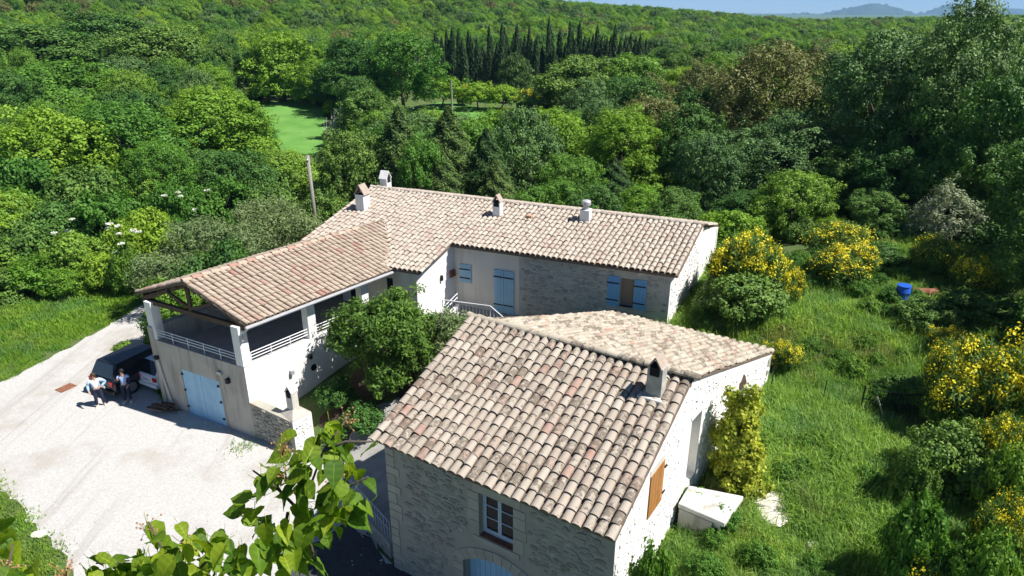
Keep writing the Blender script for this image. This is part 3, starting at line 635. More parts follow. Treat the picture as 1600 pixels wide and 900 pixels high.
# ------------------------------------------------------------------ the farmhouse with its open wing
HZ = 7.25
hL, hR, hE = np.array([-8.36, 39.8, HZ]), np.array([9.34, 32.08, HZ]), np.array([7.34, 28.19, 6.1])
pn = nrm(np.cross(hE - hL, hR - hL)); pn = pn if pn[2] > 0 else -pn
def on_roof(x, y): return np.array([x, y, HZ - (pn[0] * (x - hL[0]) + pn[1] * (y - hL[1])) / pn[2]])
hu = nrm(hR - hL); hs = nrm(np.cross(pn, hu)); hs = hs if hs[2] > 0 else -hs
house = empty('farmhouse', (0, 32, 2.5), 'long farmhouse with pale tiled roof, blue shutters and an open covered terrace wing', 'house')
hF = Frame((-3.0, 32.95), 113.3); hLen = 11.05; z0h = 2.0
hRc = hF.P(hLen, 0)[:2]
w = MB(); slab(w, hF.p, hF.P(3.64, 0), z0h, 6.06, 6.06, .4); hw1 = part(w, 'rendered_wall', m_render, house)
HO = (8.76, 9.40, 4.1, 5.52)
w = MB(); holed(w, hF.P(3.64, 0), hRc, z0h, 6.02, [(HO[0] - 3.64, HO[1] - 3.64, HO[2], HO[3])], .4); hw2 = part(w, 'stone_wall', m_mortar2, house)
stones(hF, 3.66, hLen - .02, 2.2, lambda a: 5.95, [(HO[0] - .15, HO[1] + .15, HO[2] - .15, HO[3] + .15)], hw2, 0, (.34, .15), m_stone2, 31, .02)
v = MB(); hF.box(v, HO[0], HO[1], HO[2], HO[3], -.34, -.3); attach(v.build('window_blind', surf('tan_blind', [(.34, .27, .20)], rough=.8)), hw2)
v = MB(); hF.box(v, HO[0] - .12, HO[1] + .12, HO[2] - .1, HO[2], -.2, .05); attach(v.build('window_sill', m_cut), hw2)
def shutter(fr, a0, a1, z0, z1, mat, bars, lab=None, out=.05):
    s0 = None; k = max(2, round((a1 - a0) / .16))
    for i in range(k):
        v = MB(); x0 = a0 + (a1 - a0) * i / k; v.cur = rnd.random(); fr.box(v, x0 + .003, x0 + (a1 - a0) / k - .003, z0, z1, out - .03, out)
        if i == 0: s0 = part(v, 'shutter', mat, house)
        else: attach(v.build('board', mat), s0)
    for b in bars:
        v = MB(); fr.box(v, a0 - .03, a1 - .04, b, b + .06, out + .003, out + .02); attach(v.build('strap_hinge', m_iron), s0)
    if lab: s0['label'] = lab
shutter(hF, .38, 1.0, 4.02, 5.02, m_blue, (4.25, 4.72), 'small pale blue shutter near the inner corner')
shutter(hF, 2.3, 2.83, 2.68, 5.0, m_blue, (3.1, 4.6), 'blue door leaf with iron strap hinges')
shutter(hF, 2.85, 3.38, 2.68, 5.0, m_blue, (3.1, 4.6))
shutter(hF, 8.16, 8.74, 4.06, 5.56, m_blue2, (4.35, 5.2)); shutter(hF, 9.42, 10.0, 4.06, 5.56, m_blue2, (4.35, 5.2))
v = MB(); hF.box(v, 4.5, 4.72, 4.75, 5.1, -.02, .05); attach(v.build('meter_box', m_zinc), hw2)
# right gable, rear, left
hB = np.array([11.3, 35.9]); hBL = np.array([-6.4, 43.6])
w = MB(); gR = Frame(hRc, math.degrees(math.atan2(*(hR[:2] - hRc)))); gl = np.linalg.norm(hR[:2] - hRc) - .05
slab(w, hRc, gR.P(gl, 0), z0h, 6.04, HZ - .02, .4); slab(w, gR.P(gl, 0), hB, z0h, HZ - .02, 6.0, .4); hw3 = part(w, 'gable_wall', m_lime, house)
stones(gR, .05, gl, 2.5, lambda a: 6.0 + a * .25, [], hw3, 0, (.3, .16), m_lime, 33, .04)
ext0 = np.array([-4.62, 30.72]); extL = np.array([-8.8, 32.75])
w = MB(); slab(w, hB, hBL, z0h, 6.0, 6.0, .4); slab(w, hBL, (-8.1, 39.6), .5, 6.0, HZ - .05, .4); slab(w, (-8.1, 39.6), (-11.0, 34.2), .5, HZ - .05, 5.5, .4); part(w, 'rear_wall', m_render, house)
w = MB(); slab(w, extL, ext0, .6, 5.36, 5.34, .35); wext = part(w, 'loggia_back_wall', m_render, house)
eF = Frame(extL, math.degrees(math.atan2(*(ext0 - extL)))); le = np.linalg.norm(ext0 - extL)
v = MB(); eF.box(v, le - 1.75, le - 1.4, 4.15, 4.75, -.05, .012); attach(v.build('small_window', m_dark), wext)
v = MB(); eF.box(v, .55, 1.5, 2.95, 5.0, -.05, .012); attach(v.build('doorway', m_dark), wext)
eS = Frame(ext0, math.degrees(math.atan2(*(hF.p[:2] - ext0)))); ls = np.linalg.norm(hF.p[:2] - ext0)
w = MB(); slab(w, ext0, hF.p[:2] + nrm(hF.p[:2] - ext0) * .4, .6, 5.34, 6.05, .35); wes = part(w, 'white_side_wall', m_white, house)
v = MB(); eS.box(v, 1.7, 1.8, 4.35, 4.62, .0, .12); attach(v.build('wall_lamp', m_iron), wes)
v = MB(); eS.box(v, ls - .35, ls - .0, 4.3, 4.65, .0, .12); attach(v.build('corbel', m_rust), wes)
# main roof: front slope (with the lower left extension) and rear slope
pQ, pE, pE0 = on_roof(-3.1, 32.62), on_roof(-4.42, 30.40), on_roof(-6.3, 31.2)
pLL = on_roof(-11.35, 34.1)
dk = MB(); plate(dk, [hL, pLL, pE0, pE, pQ, on_roof(7.34, 28.19), hR], .1); roofH = part(dk, 'main_roof', m_under, house)
Lh = np.linalg.norm(hR - hL); SPH = .265; nH = int(Lh / SPH)
def uc(p): return (p - hL) @ hu, (p - hL) @ hs
poly_low = [uc(pLL), uc(pE0), uc(pE)]; poly_hi = [uc(pQ), uc(on_roof(7.34, 28.19))]
rkL = uc(pLL); rkR = uc(on_roof(7.34, 28.19))
vdir = nrm(hL - pLL)
# coordinates along (hu, vdir): p = hL + hu*a + vdir*b
Mx = np.linalg.inv(np.array([[1, vdir @ hu], [0, vdir @ hs]]))
def ab(p): return Mx @ np.array(uc(p))
aE, bE = ab(pE); aQ, bQ = ab(pQ); aR, bR_ = ab(on_roof(7.34, 28.19)); aLL, bLL = ab(pLL); aE0, bE0 = ab(pE0)
uL_E = (aE + aQ) / 2
def hb(cu): return (np.interp(cu, [0, aE0, aE], [bLL, bE0, bE]) if cu < uL_E else np.interp(cu, [aQ, aR], [bQ, bR_]), 0.02)
roof_tiles(hL, hu, vdir, nH, Lh / nH, hb, .37, roofH, m_tile2, 0, None, 12, SPH * .44, 1.0, 5)
dk = MB(); r1, r2 = np.array([*hB, 6.1]), np.array([*hBL, 6.1]); plate(dk, [hR, r1, r2, hL], .1); part(dk, 'rear_roof', m_under, house)
u3, s3 = roof_frame(r1, r2, hR, hL)
roof_tiles(r1, u3, s3, nH, Lh / nH, lambda c: (0, 4.2), .4, house, m_tile2, 0, None, 13, SPH * .44, 1.0, 3)
ridge_tiles(house, hL + [0, 0, .04], hR + [0, 0, .04], m_tile2, .14, .42, 14)
# wing
WV, WU = azv(37.5), azv(118)
wF = Frame((-16.25, 27.5), 118); wl = 5.95; wFR = wF.P(wl, 0)[:2]; wL = Frame(wFR, 37.5); TOP = 3.4
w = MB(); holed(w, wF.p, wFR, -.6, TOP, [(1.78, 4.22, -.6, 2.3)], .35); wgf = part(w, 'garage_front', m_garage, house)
w = MB(); slab(w, wFR, wL.P(6.6, 0), -.6, TOP, TOP, .35); tw_ = part(w, 'terrace_wall', m_white, house)
v = MB(); v.tube([wL.P(3.3, 2.0, -.02), wL.P(3.3, 2.0, .012)], .16, 14); attach(v.build('round_vent', m_dark), tw_)
v = MB(); wL.box(v, 3.05, 3.2, 2.55, 2.75, .0, .16); attach(v.build('wall_lamp', m_iron), tw_)
v = MB(); wL.box(v, 2.05, 2.2, 2.2, 2.4, .0, .16); attach(v.build('wall_lamp', m_zinc), tw_)
wBL = np.array([-16.25, 27.5]) + WV[:2] * 11
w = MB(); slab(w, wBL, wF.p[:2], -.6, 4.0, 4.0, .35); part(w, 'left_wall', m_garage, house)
w = MB(); q = [wF.P(.3, 0, -.3), wF.P(wl - .3, 0, -.3), wL.P(7.2, 0, -.3), np.array([*wBL, 0]) + wF.u * .3]; w.hexa([p + [0, 0, 2.85] for p in q] + [p + [0, 0, 3.0] for p in q]); part(w, 'terrace_floor', m_concrete, house)
for k, (a0, a1) in enumerate(((1.8, 2.99), (3.01, 4.2))):
    gd = None
    for i in range(5):
        v = MB(); w_ = (a1 - a0) / 5; v.cur = rnd.random(); wF.box(v, a0 + i * w_ + .002, a0 + (i + 1) * w_ - .002, .02, 2.28, -.06, -.02)
        if i == 0: gd = part(v, 'garage_door', m_blue, house)
        else: attach(v.build('board', m_blue), gd)
    for z in (.35, 1.2, 2.0):
        v = MB(); ah_ = a0 + .05 if k == 0 else a1 - .05; wF.box(v, ah_ - .09, ah_ + .02, z, z + .08, -.01, .03); attach(v.build('hinge', m_iron), gd)
v = MB(); v.tube([wF.P(.34, 2.45, .06), wF.P(.55, 1.2, .06), wF.P(.8, .05, .08)], .055); attach(v.build('drainpipe', m_concrete), wgf)
v = MB(); wF.box(v, .22, .42, 2.45, 2.6, .0, .16); attach(v.build('wall_lamp', m_iron), wgf)
v = MB(); wF.box(v, 4.82, 4.98, 2.45, 2.66, .0, .16); attach(v.build('wall_lamp', m_iron), wgf)
v = MB(); wF.box(v, 4.3, 4.55, 2.72, 2.86, .0, .1); attach(v.build('bracket', m_zinc), wgf)
def post(a, fr, nm='post'):
    v = MB(); fr.box(v, a, a + .42, TOP, 5.2, -.44, -.02); part(v, nm, m_white, house, bevel=.01)
post(.1, wF); post(wl - .45, wF); post(3.3, wL); post(6.4, wL)
def railing(parent, pts, zt, zb, posts, mat=m_rail, bars=2, r=.022):
    o = None
    for k in range(bars):
        z = zt - (zt - zb) * k / max(1, bars - .2) * .75; v = MB(); v.tube([(*p[:2], (p[2] if len(p) > 2 else 0) + z) for p in pts], r, 6)
        if k == 0: o = part(v, 'railing', mat, parent)
        else: attach(v.build('rail', mat), o)
    for p in posts:
        v = MB(); v.tube([(*p[:2], (p[2] if len(p) > 2 else 0) + zb), (*p[:2], (p[2] if len(p) > 2 else 0) + zt)], r * .9, 6); attach(v.build('baluster', mat), o)
    return o
railing(house, [wF.P(.5, 0, -.1), wF.P(wl - .45, 0, -.1)], TOP + .5, TOP, [wF.P(.5 + i * 1.0, 0, -.1) for i in range(6)], bars=3)
railing(house, [wL.P(.45, 0, -.1), wL.P(3.3, 0, -.1)], TOP + .5, TOP, [wL.P(.45 + i * .95, 0, -.1) for i in range(4)], bars=3)
railing(house, [wL.P(3.72, 0, -.1), wL.P(4.95, 0, -.1), wL.P(4.95, 0, -.1) + WU * 1.6], TOP + .5, TOP, [wL.P(3.72, 0, -.1), wL.P(4.95, 0, -.1), wL.P(4.95, 0, -.1) + WU * .8, wL.P(4.95, 0, -.1) + WU * 1.6], bars=3)
# wing roof
GZ, WZ = 5.27, 6.52
cL, cR = np.array([-16.85, 28.15, GZ]), np.array([-10.62, 24.72, GZ]); wr0 = np.array([-13.68, 26.32, WZ])
wr1 = wr0 + WV * 11.2; g1_ = cR + WV * 8.1; g0_ = cL + WV * 10.5
dk = MB(); plate(dk, [cR, g1_, g1_ + (wr1 - g1_) * 1.0, wr0], .07); roofW = part(dk, 'wing_roof_right', m_under, house)
dk = MB(); plate(dk, [wr0, wr1, g0_, cL], .07); roofW2 = part(dk, 'wing_roof_left', m_under, house)
def slope(p, a, b):                 # up-slope direction in the plane, along the front rake
    return nrm(b - a)
m_tile4 = tile_mat('salmon_clay_tile', [(0, (0.409, 0.327, 0.248)), (0.3, (0.465, 0.382, 0.297)), (0.6, (0.372, 0.294, 0.225)), (0.85, (0.428, 0.345, 0.266)), (0.95, (0.391, 0.258, 0.198)), (1, (0.353, 0.175, 0.135))], .88)
for nm, c0, c1, rf, cols_len in (('r', cR, g1_, roofW, 8.1), ('l', cL, g0_, roofW2, 10.5)):
    vd = nrm(wr0 - c0); ud = WV if nm == 'l' else WV
    run = np.linalg.norm(wr0 - c0); Lw = 11.2
    def wb(cu, nm=nm, run=run):
        if nm == 'r': return (max(0, (cu - 8.1) / 3.1 * run), run + .02)
        return (0, run + .02)
    nc = int(Lw / SPH)
    uu = ud if nm == 'r' else ud
    if nm == 'r': roof_tiles(c0, uu, vd, nc, Lw / nc, wb, .37, rf, m_tile4, 0, None, 15, SPH * .44, 1.0, 5)
    else: roof_tiles(c0 + uu * Lw, -uu, vd, nc, Lw / nc, wb, .37, rf, m_tile4, 0, None, 16, SPH * .44, 1.0, 5)
ridge_tiles(house, wr0 + [0, 0, .05], wr0 + WV * 9.4 + [0, 0, .05], m_tile4, .14, .42, 17)
v = MB(); q = cR + np.array([.06, -.04, -.03]); v.tube([q - WV * .1, q + WV * 8.0], .075, 8); part(v, 'gutter', m_zinc, house)
v = MB(); v.tube([q + [0, 0, -.05], wL.P(.1, 4.95, .06), wL.P(.1, 4.6, .06)], .045, 8); part(v, 'downpipe', m_zinc, house)
vt = on_roof(-7.2, 35.3); v = MB(); v.tube([vt + [0, 0, .12], (vt * .5 + (g1_ + [0, 0, .1]) * .5) + [0, 0, .1], g1_ + [.05, .05, .1]], .05, 6); part(v, 'valley_strip', m_iron, house)
# timber truss at the open end
tr = MB(); tr.beam(wF.P(-.1, 5.14, -.25), wF.P(wl + .1, 5.14, -.25), .16, .2); truss = part(tr, 'tie_beam', m_timber, house)
for a, b in ((wF.P(-.2, 5.2, -.25), wr0 + WV * .25 + [0, 0, -.14]), (wF.P(wl + .2, 5.2, -.25), wr0 + WV * .25 + [0, 0, -.14])):
    v = MB(); v.beam(a, b, .14, .18); attach(v.build('rafter', m_timber), truss)
v = MB(); kp = wF.P(wl / 2 - .05, 0, -.25); v.beam(kp + [0, 0, 5.2], kp + [0, 0, 6.3], .14, .14); attach(v.build('king_post', m_timber), truss)
for sg in (-1, 1):
    v = MB(); v.beam(kp + [0, 0, 5.35], wF.P(wl / 2 + sg * 1.4, 5.85, -.25), .1, .12); attach(v.build('strut', m_timber), truss)
for k in range(1, 6):
    v = MB(); t = k / 6; v.beam(cR * (1 - t) + wr0 * t + [0, 0, -.14], g1_ * (1 - t) + wr1 * t + [0, 0, -.14], .1, .12); attach(v.build('purlin', m_timber), truss)
    v = MB(); v.beam(cL * (1 - t) + wr0 * t + [0, 0, -.14], g0_ * (1 - t) + wr1 * t + [0, 0, -.14], .1, .12); attach(v.build('purlin', m_timber), truss)
# chimneys of the house
q = on_roof(-8.35, 37.2); c_ = chimney(house, (q[0], q[1]), 113, .62, .55, q[2] - .3, 7.55, m_white, m_cap); c_['label'] = 'tallest white chimney with a rust stained cap slab at the roof verge'
chimney(house, (-7.6, 40.4), 23, .5, .5, 6.4, 7.7, m_white, m_white)
q = on_roof(-.75, 35.0); chimney(house, (q[0], q[1]), 113, .42, .42, q[2] - .2, 7.7, m_white, m_cap)
q = on_roof(3.76, 33.6); mb = MB(); mb.box((q[0], q[1], 7.25), (.5, .5, .8), 113); c_ = part(mb, 'chimney', m_white, house, bevel=.015)
v = MB(); v.lathe((q[0], q[1], 7.65), [(.16, 0), (.16, .22), (.24, .24), (.24, .42), (.2, .46), (.05, .5)], 14); attach(v.build('metal_cowl', m_zinc), c_)
q = on_roof(.9, 34.3); v = MB(); v.box(q + [0, 0, .12], (.3, .25, .22), 23); part(v, 'vent_tile', m_terra, house)
# terrace in front of the door, stairs and railings
tz = 2.68
tr_ = empty('entrance_terrace', (-1, 31.5, 2.4), 'small paved entrance terrace with white railing in front of the blue door', 'terrace')
q = [hF.P(.02, 0, .0), hF.P(3.6, 0, 0), hF.P(3.6, 0, 1.55), hF.P(.02, 0, 1.9)][::-1]
v = MB(); v.hexa([p + [0, 0, 1.2] for p in q] + [p + [0, 0, tz] for p in q]); part(v, 'paving', m_paving, tr_)
f0, f1 = hF.P(.25, 0, 1.75), hF.P(2.75, 0, 1.5); n_ = 14
bal = [f0 + (f1 - f0) * i / n_ for i in range(n_ + 1)]
ro = railing(tr_, [p for p in (f0, f1)], tz + .98, tz + .05, bal, bars=1, r=.024)
st0, st1 = f1, f1 + WU * .0 + hF.u * .95 + np.array([0, 0, -.65])
railing(tr_, [st0, st1], tz + .98, tz + .05, [st0 + (st1 - st0) * i / 5 for i in range(1, 6)], bars=1, r=.024)
for i in range(5):
    v = MB(); hF.box(v, 3.62 + i * .28, 3.9 + i * .28, 1.2, tz - .16 * (i + 1), .3, 1.5); part(v, 'step', m_paving, tr_)
g0q, g1q = eS.P(1.2, 0, .05), eS.P(2.9, 0, .25); 
v = MB(); slab(v, eS.P(.2, 0, .75), eS.P(2.3, 0, .75), 1.4, 2.2, 3.0, .25); part(v, 'stair_wall', m_white, tr_)
railing(tr_, [eS.P(.9, .0, .68) + [0, 0, -.25], eS.P(2.2, 0, .68) + [0, 0, .2]], 3.45, 2.95, [eS.P(.9, .0, .68) + [0, 0, -.25], eS.P(2.2, 0, .68) + [0, 0, .2]], bars=2)

# ------------------------------------------------------------------ garden wall with outdoor oven chimney
gw = empty('garden_wall', (-10, 24.2, 0), 'low rough stone garden wall joined to the garage corner', 'wall')
gF = Frame(wFR, 118); gL_ = 2.35
w = MB(); slab(w, wFR, gF.P(gL_, 0), -.4, 1.75, 1.5, .4); gwm = part(w, 'wall_core', m_mortar, gw)
stones(gF, .02, gL_, -.2, lambda a: 1.72 - a * .1, [], gwm, 120, (.26, .13), m_stone, 41, .04)
oven = empty('outdoor_oven', (-8.8, 24.6, 0), 'white rubble outdoor oven block with a small slab capped chimney', 'oven')
oF = Frame(gF.P(gL_ + .02, 0)[:2], 36)
w = MB(); slab(w, oF.p, oF.P(.95, 0), -.4, 1.5, 1.5, 1.0); ob = part(w, 'oven_body', m_lime, oven)
stones(oF, .02, .95, -.2, lambda a: 1.45, [], ob, 0, (.24, .14), m_lime, 42, .04)
w = MB(); c0 = oF.P(.47, 0, -.5); q = [oF.P(x_, 1.52, y_) for x_, y_ in ((0.0, -1.02), (.97, -1.02), (.97, .02), (.0, .02))][::-1]; q2 = [c0 + (p - c0) * .3 for p in q]
for p in q2: p[2] = 1.85
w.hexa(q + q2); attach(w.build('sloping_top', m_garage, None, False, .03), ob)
chimney(oven, (c0[0], c0[1]), 118, .34, .34, 1.75, 2.6, m_concrete, m_white)
# low ramp wall with railing beside the barn
rw = empty('ramp_wall', (-5, 18.9, 0), 'low stone ramp wall topped by a blue grey railing beside the barn', 'wall')
ra, rb = np.array([-5.95, 20.1]), np.array([-4.05, 17.75]); rF = Frame(ra, math.degrees(math.atan2(*(rb - ra)))); rl_ = np.linalg.norm(rb - ra)
w = MB(); slab(w, ra, rb, -.4, .6, .62, .35); rm = part(w, 'wall_core', m_mortar, rw); stones(rF, .02, rl_, -.1, lambda a: .56, [], rm, 40, (.28, .14), m_stone, 44, .04)
railing(rw, [rF.P(.1, 0, -.1), rF.P(rl_ - .1, 0, -.1)], 1.42, .62, [rF.P(.1 + (rl_ - .2) * i / 14, 0, -.1) for i in range(15)], surf('grey_rail_paint', [(.38, .42, .50)], rough=.5), 2, .02)

# ------------------------------------------------------------------ vegetation
def quads_mesh(name, V, rn, mat):
    """V: (n,4,3) quads, rn: (n,) tint per leaf"""
    n = len(V); me = bpy.data.meshes.new(name); me.vertices.add(n * 4); me.loops.add(n * 4); me.polygons.add(n)
    me.vertices.foreach_set('co', V.reshape(-1).astype(np.float32)); me.loops.foreach_set('vertex_index', np.arange(n * 4, dtype=np.int32))
    me.polygons.foreach_set('loop_start', np.arange(0, n * 4, 4, dtype=np.int32))
    at = me.attributes.new('rnd', 'FLOAT', 'FACE'); at.data.foreach_set('value', np.clip(rn, 0, 1).astype(np.float32))
    me.materials.append(mat); me.update(); me.validate(); return me
def unit(r, n):
    v = r.normal(size=(n, 3)); return v / np.linalg.norm(v, axis=1, keepdims=True)
def nr(v): return v / (np.linalg.norm(v, axis=1, keepdims=True) + 1e-9)
def leaves(r, C, D, size, aspect=.55, out=.6, up=.5, jit=.7, droop=None):
    n = len(C); Nn = nr(D * out + np.array([0, 0, up]) + unit(r, n) * jit); t = unit(r, n)
    if droop is not None: t = nr(t * .6 + droop)
    t = nr(t - Nn * (t * Nn).sum(1, keepdims=True)); b = np.cross(Nn, t)
    L = size * r.uniform(.5, 1.55, (n, 1)); Wd = L * aspect
    return np.stack([C - t * L * .5, C + b * Wd * .5 - t * L * .05 + Nn * L * .08, C + t * L * .5, C - b * Wd * .5 - t * L * .05 + Nn * L * .08], 1)
def crown_points(r, lobes, nclump, per, cr, shell=.35, flat=.7):
    """clumps on the outside of overlapping lobes; returns leaf centres, outward directions and a tint"""
    L = np.array(lobes); area = L[:, 3] ** 2; cnt = np.maximum(3, (nclump * area / area.sum()).astype(int)); C = []; D = []
    for (x, y, z, rx, rz), k in zip(L, cnt):
        d = unit(r, k * 2); d = d[d[:, 2] > -.55][:k]; q = r.uniform(1 - shell, 1.04, (len(d), 1)) + np.where(r.uniform(0, 1, (len(d), 1)) < .3, r.exponential(.13, (len(d), 1)), 0)
        p = np.array([x, y, z]) + d * q * np.array([rx, rx, rz])
        C.append(p); D.append(d)
    C = np.concatenate(C); D = np.concatenate(D); keep = np.ones(len(C), bool)
    for (x, y, z, rx, rz) in L: keep &= ~((((C - [x, y, z]) / [rx, rx, rz]) ** 2).sum(1) < .42)
    C, D = C[keep], D[keep]
    k = len(C); rad = cr * r.uniform(.6, 1.35, (k, 1)); tint = r.uniform(0, 1, k)
    idx = np.repeat(np.arange(k), per); off = unit(r, len(idx)) * (r.uniform(0, 1, (len(idx), 1)) ** .45) * rad[idx] * np.array([1, 1, flat])
    P = C[idx] + off; Dn = nr(D[idx] * .6 + off / (rad[idx] + 1e-6))
    return P, Dn, .55 * tint[idx] + .45 * r.uniform(0, 1, len(idx))
def trunk_mesh(r, h, rad, mat, limbs=5, spread=1.6, fork=.35):
    mb = MB(); pts = [np.zeros(3) - [0, 0, .3]]; q = np.zeros(3)
    for i in range(1, 6): pts.append(np.array([r.normal() * .08 * i, r.normal() * .08 * i, h * i / 5]))
    mb.tube(pts, [rad * 1.25, rad, rad * .85, rad * .7, rad * .5, rad * .2], 7)
    for i in range(limbs):
        t = r.uniform(fork, .8); b = pts[int(t * 5)] ; a = r.uniform(0, 6.28); s = spread * r.uniform(.6, 1.1)
        mb.tube([b, b + [math.cos(a) * s * .5, math.sin(a) * s * .5, h * .16], b + [math.cos(a) * s, math.sin(a) * s, h * .36]], [rad * .45, rad * .3, rad * .1], 5)
    return mb.me('trunk', mat, True)
PROTO = {}
def proto(key, build): PROTO[key] = build       # key -> list of (part name, mesh), nominal height, nominal width
def lobes_round(r, h, w, n, low=.3):
    b = .12 if low > .35 else (.04 if low > .2 else .02)
    out = [(0, 0, h * (.52 + b / 2), w * .36, h * (.40 - b / 3))]
    for i in range(n + 3):
        a = 6.283 * i * .618 + r.uniform(-.4, .4); z = h * r.uniform(b + .16, .80); q = w * .33 * math.sqrt(max(.1, 1 - ((z / h - .45) / .55) ** 2)) * r.uniform(.85, 1.1)
        rr = w * r.uniform(.14, .22); out.append((math.cos(a) * q, math.sin(a) * q, z, rr, min(rr * r.uniform(.8, 1.0) * h / w * 1.1, h - z)))
    for i in range(2): out.append((r.uniform(-.14, .14) * w, r.uniform(-.14, .14) * w, h * .84, w * .17, h * .15))
    return out
def make_round(key, lm, h, w, n, nclump, per, cr, size, seed, aspect=.6, bark=None, low=.3, flat=.95, out=.9, up=.3, **kw):
    r = np.random.default_rng(seed); P, D, t = crown_points(r, lobes_round(r, h, w, n, low), nclump, per, cr, flat=flat)
    P[:, 2] = np.maximum(P[:, 2], .05)
    PROTO[key] = ([('crown', quads_mesh('crown', leaves(r, P, D, size, aspect, out, up, **kw), t, lm)), ('trunk', trunk_mesh(r, h * .75, h * .022, bark or m_bark, 6, w * .28))], h, w)
for s in range(3):
    make_round(f'oak{s}', LM['oak'], 8, 8, 9, 620, 70, .5, .17, 100 + s)
    make_round(f'lime{s}', LM['lime'], 8, 7, 8, 620, 70, .5, .17, 120 + s)
    make_round(f'dark{s}', LM['dark'], 8, 7.5, 9, 620, 70, .48, .165, 140 + s)
    make_round(f'brown{s}', LM['brown'], 8, 8, 10, 640, 60, .44, .16, 160 + s, flat=.9)
    make_round(f'holm{s}', LM['holm'], 8, 8, 11, 760, 54, .42, .155, 180 + s, flat=.85, jit=.6)
    make_round(f'shrub{s}', LM['shrub'], 3, 4, 7, 320, 56, .36, .145, 200 + s, low=.1)
    make_round(f'scrub{s}', LM['dark'], 3, 4, 7, 320, 56, .36, .145, 220 + s, low=.1)
for s in range(2): make_round(f'holmbig{s}', LM['holm'], 12, 11, 15, 1500, 56, .52, .165, 280 + s, flat=.9, jit=.6)
make_round('brownbig', LM['brown'], 10, 12, 14, 1400, 50, .48, .165, 285, flat=.9)
make_round('orchard', LM['lime'], 5, 5, 7, 260, 40, .42, .22, 238, low=.4)
make_round('lone', LM['lime'], 8, 8, 10, 520, 46, .5, .23, 239, low=.3)
make_round('feather', LM['lime'], 8, 6, 9, 480, 60, .5, .19, 240, aspect=.35, flat=.8)
make_round('fresh0', LM['lime'], 3, 4, 6, 320, 54, .36, .145, 241, low=.1); make_round('fresh1', LM['lime'], 3, 4, 7, 320, 54, .36, .145, 242, low=.1)
make_round('olive0', LM['olive'], 4.5, 5.5, 10, 600, 46, .40, .16, 250, aspect=.28, low=.05, flat=1.0, jit=1.0)
make_round('olive1', LM['olive'], 4.5, 5.5, 9, 600, 46, .40, .16, 251, aspect=.28, low=.05, flat=1.0, jit=1.0)
make_round('silver', LM['silver'], 4.5, 4, 8, 260, 40, .34, .15, 255, aspect=.45, bark=m_palebark)
make_round('laurel', LM['laurel'], 4.6, 5, 11, 900, 44, .30, .16, 260, aspect=.42, low=.0, jit=.9)
make_round('laurel2', LM['olive'], 3.4, 3.4, 9, 520, 40, .26, .13, 261, aspect=.3, low=.0, jit=1.0)
make_round('nearshrub0', LM['shrub'], 1.6, 2.4, 8, 420, 36, .2, .10, 270, low=.05); make_round('nearshrub1', LM['dark'], 1.8, 2.4, 8, 420, 36, .2, .10, 271, low=.05)
make_round('neardark', LM['dark'], 2.6, 3.6, 9, 620, 40, .26, .12, 272, low=.05)
def make_cone(key, lm, h, w, n, size, seed, aspect, prof, droop=None, up=.6, bark=True):
    r = np.random.default_rng(seed); z = r.uniform(0.02, 1, n) ** .9; a = r.uniform(0, 6.283, n); rad = np.interp(z, *zip(*prof)) * w / 2
    ph = np.sin(a * 5 + z * 40) * .12 + np.sin(a * 3 - z * 25) * .12 + 1; q = rad * ph * r.uniform(.55, 1.05, n)
    C = np.stack([np.cos(a) * q, np.sin(a) * q, z * h], 1); D = np.stack([np.cos(a), np.sin(a), np.full(n, .2)], 1)
    t = np.clip(.5 + (ph - 1) * 1.6 + r.normal(0, .2, n), 0, 1)
    PROTO[key] = ([('crown', quads_mesh('crown', leaves(r, C, D, size, aspect, up=up, droop=droop), t, lm)), ('trunk', trunk_mesh(r, h * .6, h * .014, m_bark, 2, w * .12))], h, w)
CYP = [(0, .7), (.12, .95), (.4, 1), (.75, .8), (.92, .42), (1, .03)]
for s in range(3): make_cone(f'cypress{s}', LM['cypress'], 12, 1.9, 5000, .34, 300 + s, .4, CYP, droop=np.array([0, 0, 1.6]), up=.1)
for s in range(2): make_cone(f'conifer{s}', LM['conifer'], 9, 5, 22000, .22, 310 + s, .3, [(0, .9), (.2, 1), (.6, .62), (.85, .28), (1, .03)], droop=np.array([0, 0, -.5]))
make_cone('roundcypress', LM['conifer'], 7, 5.4, 9000, .30, 315, .4, [(0, .5), (.3, .95), (.6, 1), (.85, .7), (1, .1)], droop=np.array([0, 0, 1.2]), up=.2)
def make_climber(key, lm, h, w, seed):
    r = np.random.default_rng(seed); lob = []
    for k in range(16):
        t = (k + .5) / 16; rr = w * .5 * np.interp(t, [0, .3, .7, 1], [.62, .72, .5, .22]) * r.uniform(.75, 1.2); lob.append((r.normal(0, w * .14) - .1 * t, r.normal(0, w * .14), t * h, rr, rr * 1.1))
    P, D, t = crown_points(r, lob, 760, 34, .2, flat=1.0); P[:, 2] = np.maximum(P[:, 2], .03)
    PROTO[key] = ([('foliage', quads_mesh('foliage', leaves(r, P, D, .115, .7, .8, .4), t, lm)), ('stem', trunk_mesh(r, h * .8, .05, m_bark, 5, w * .3, .2))], h, w)
make_climber('vine', LM['vine'], 3.6, 2.0, 316)
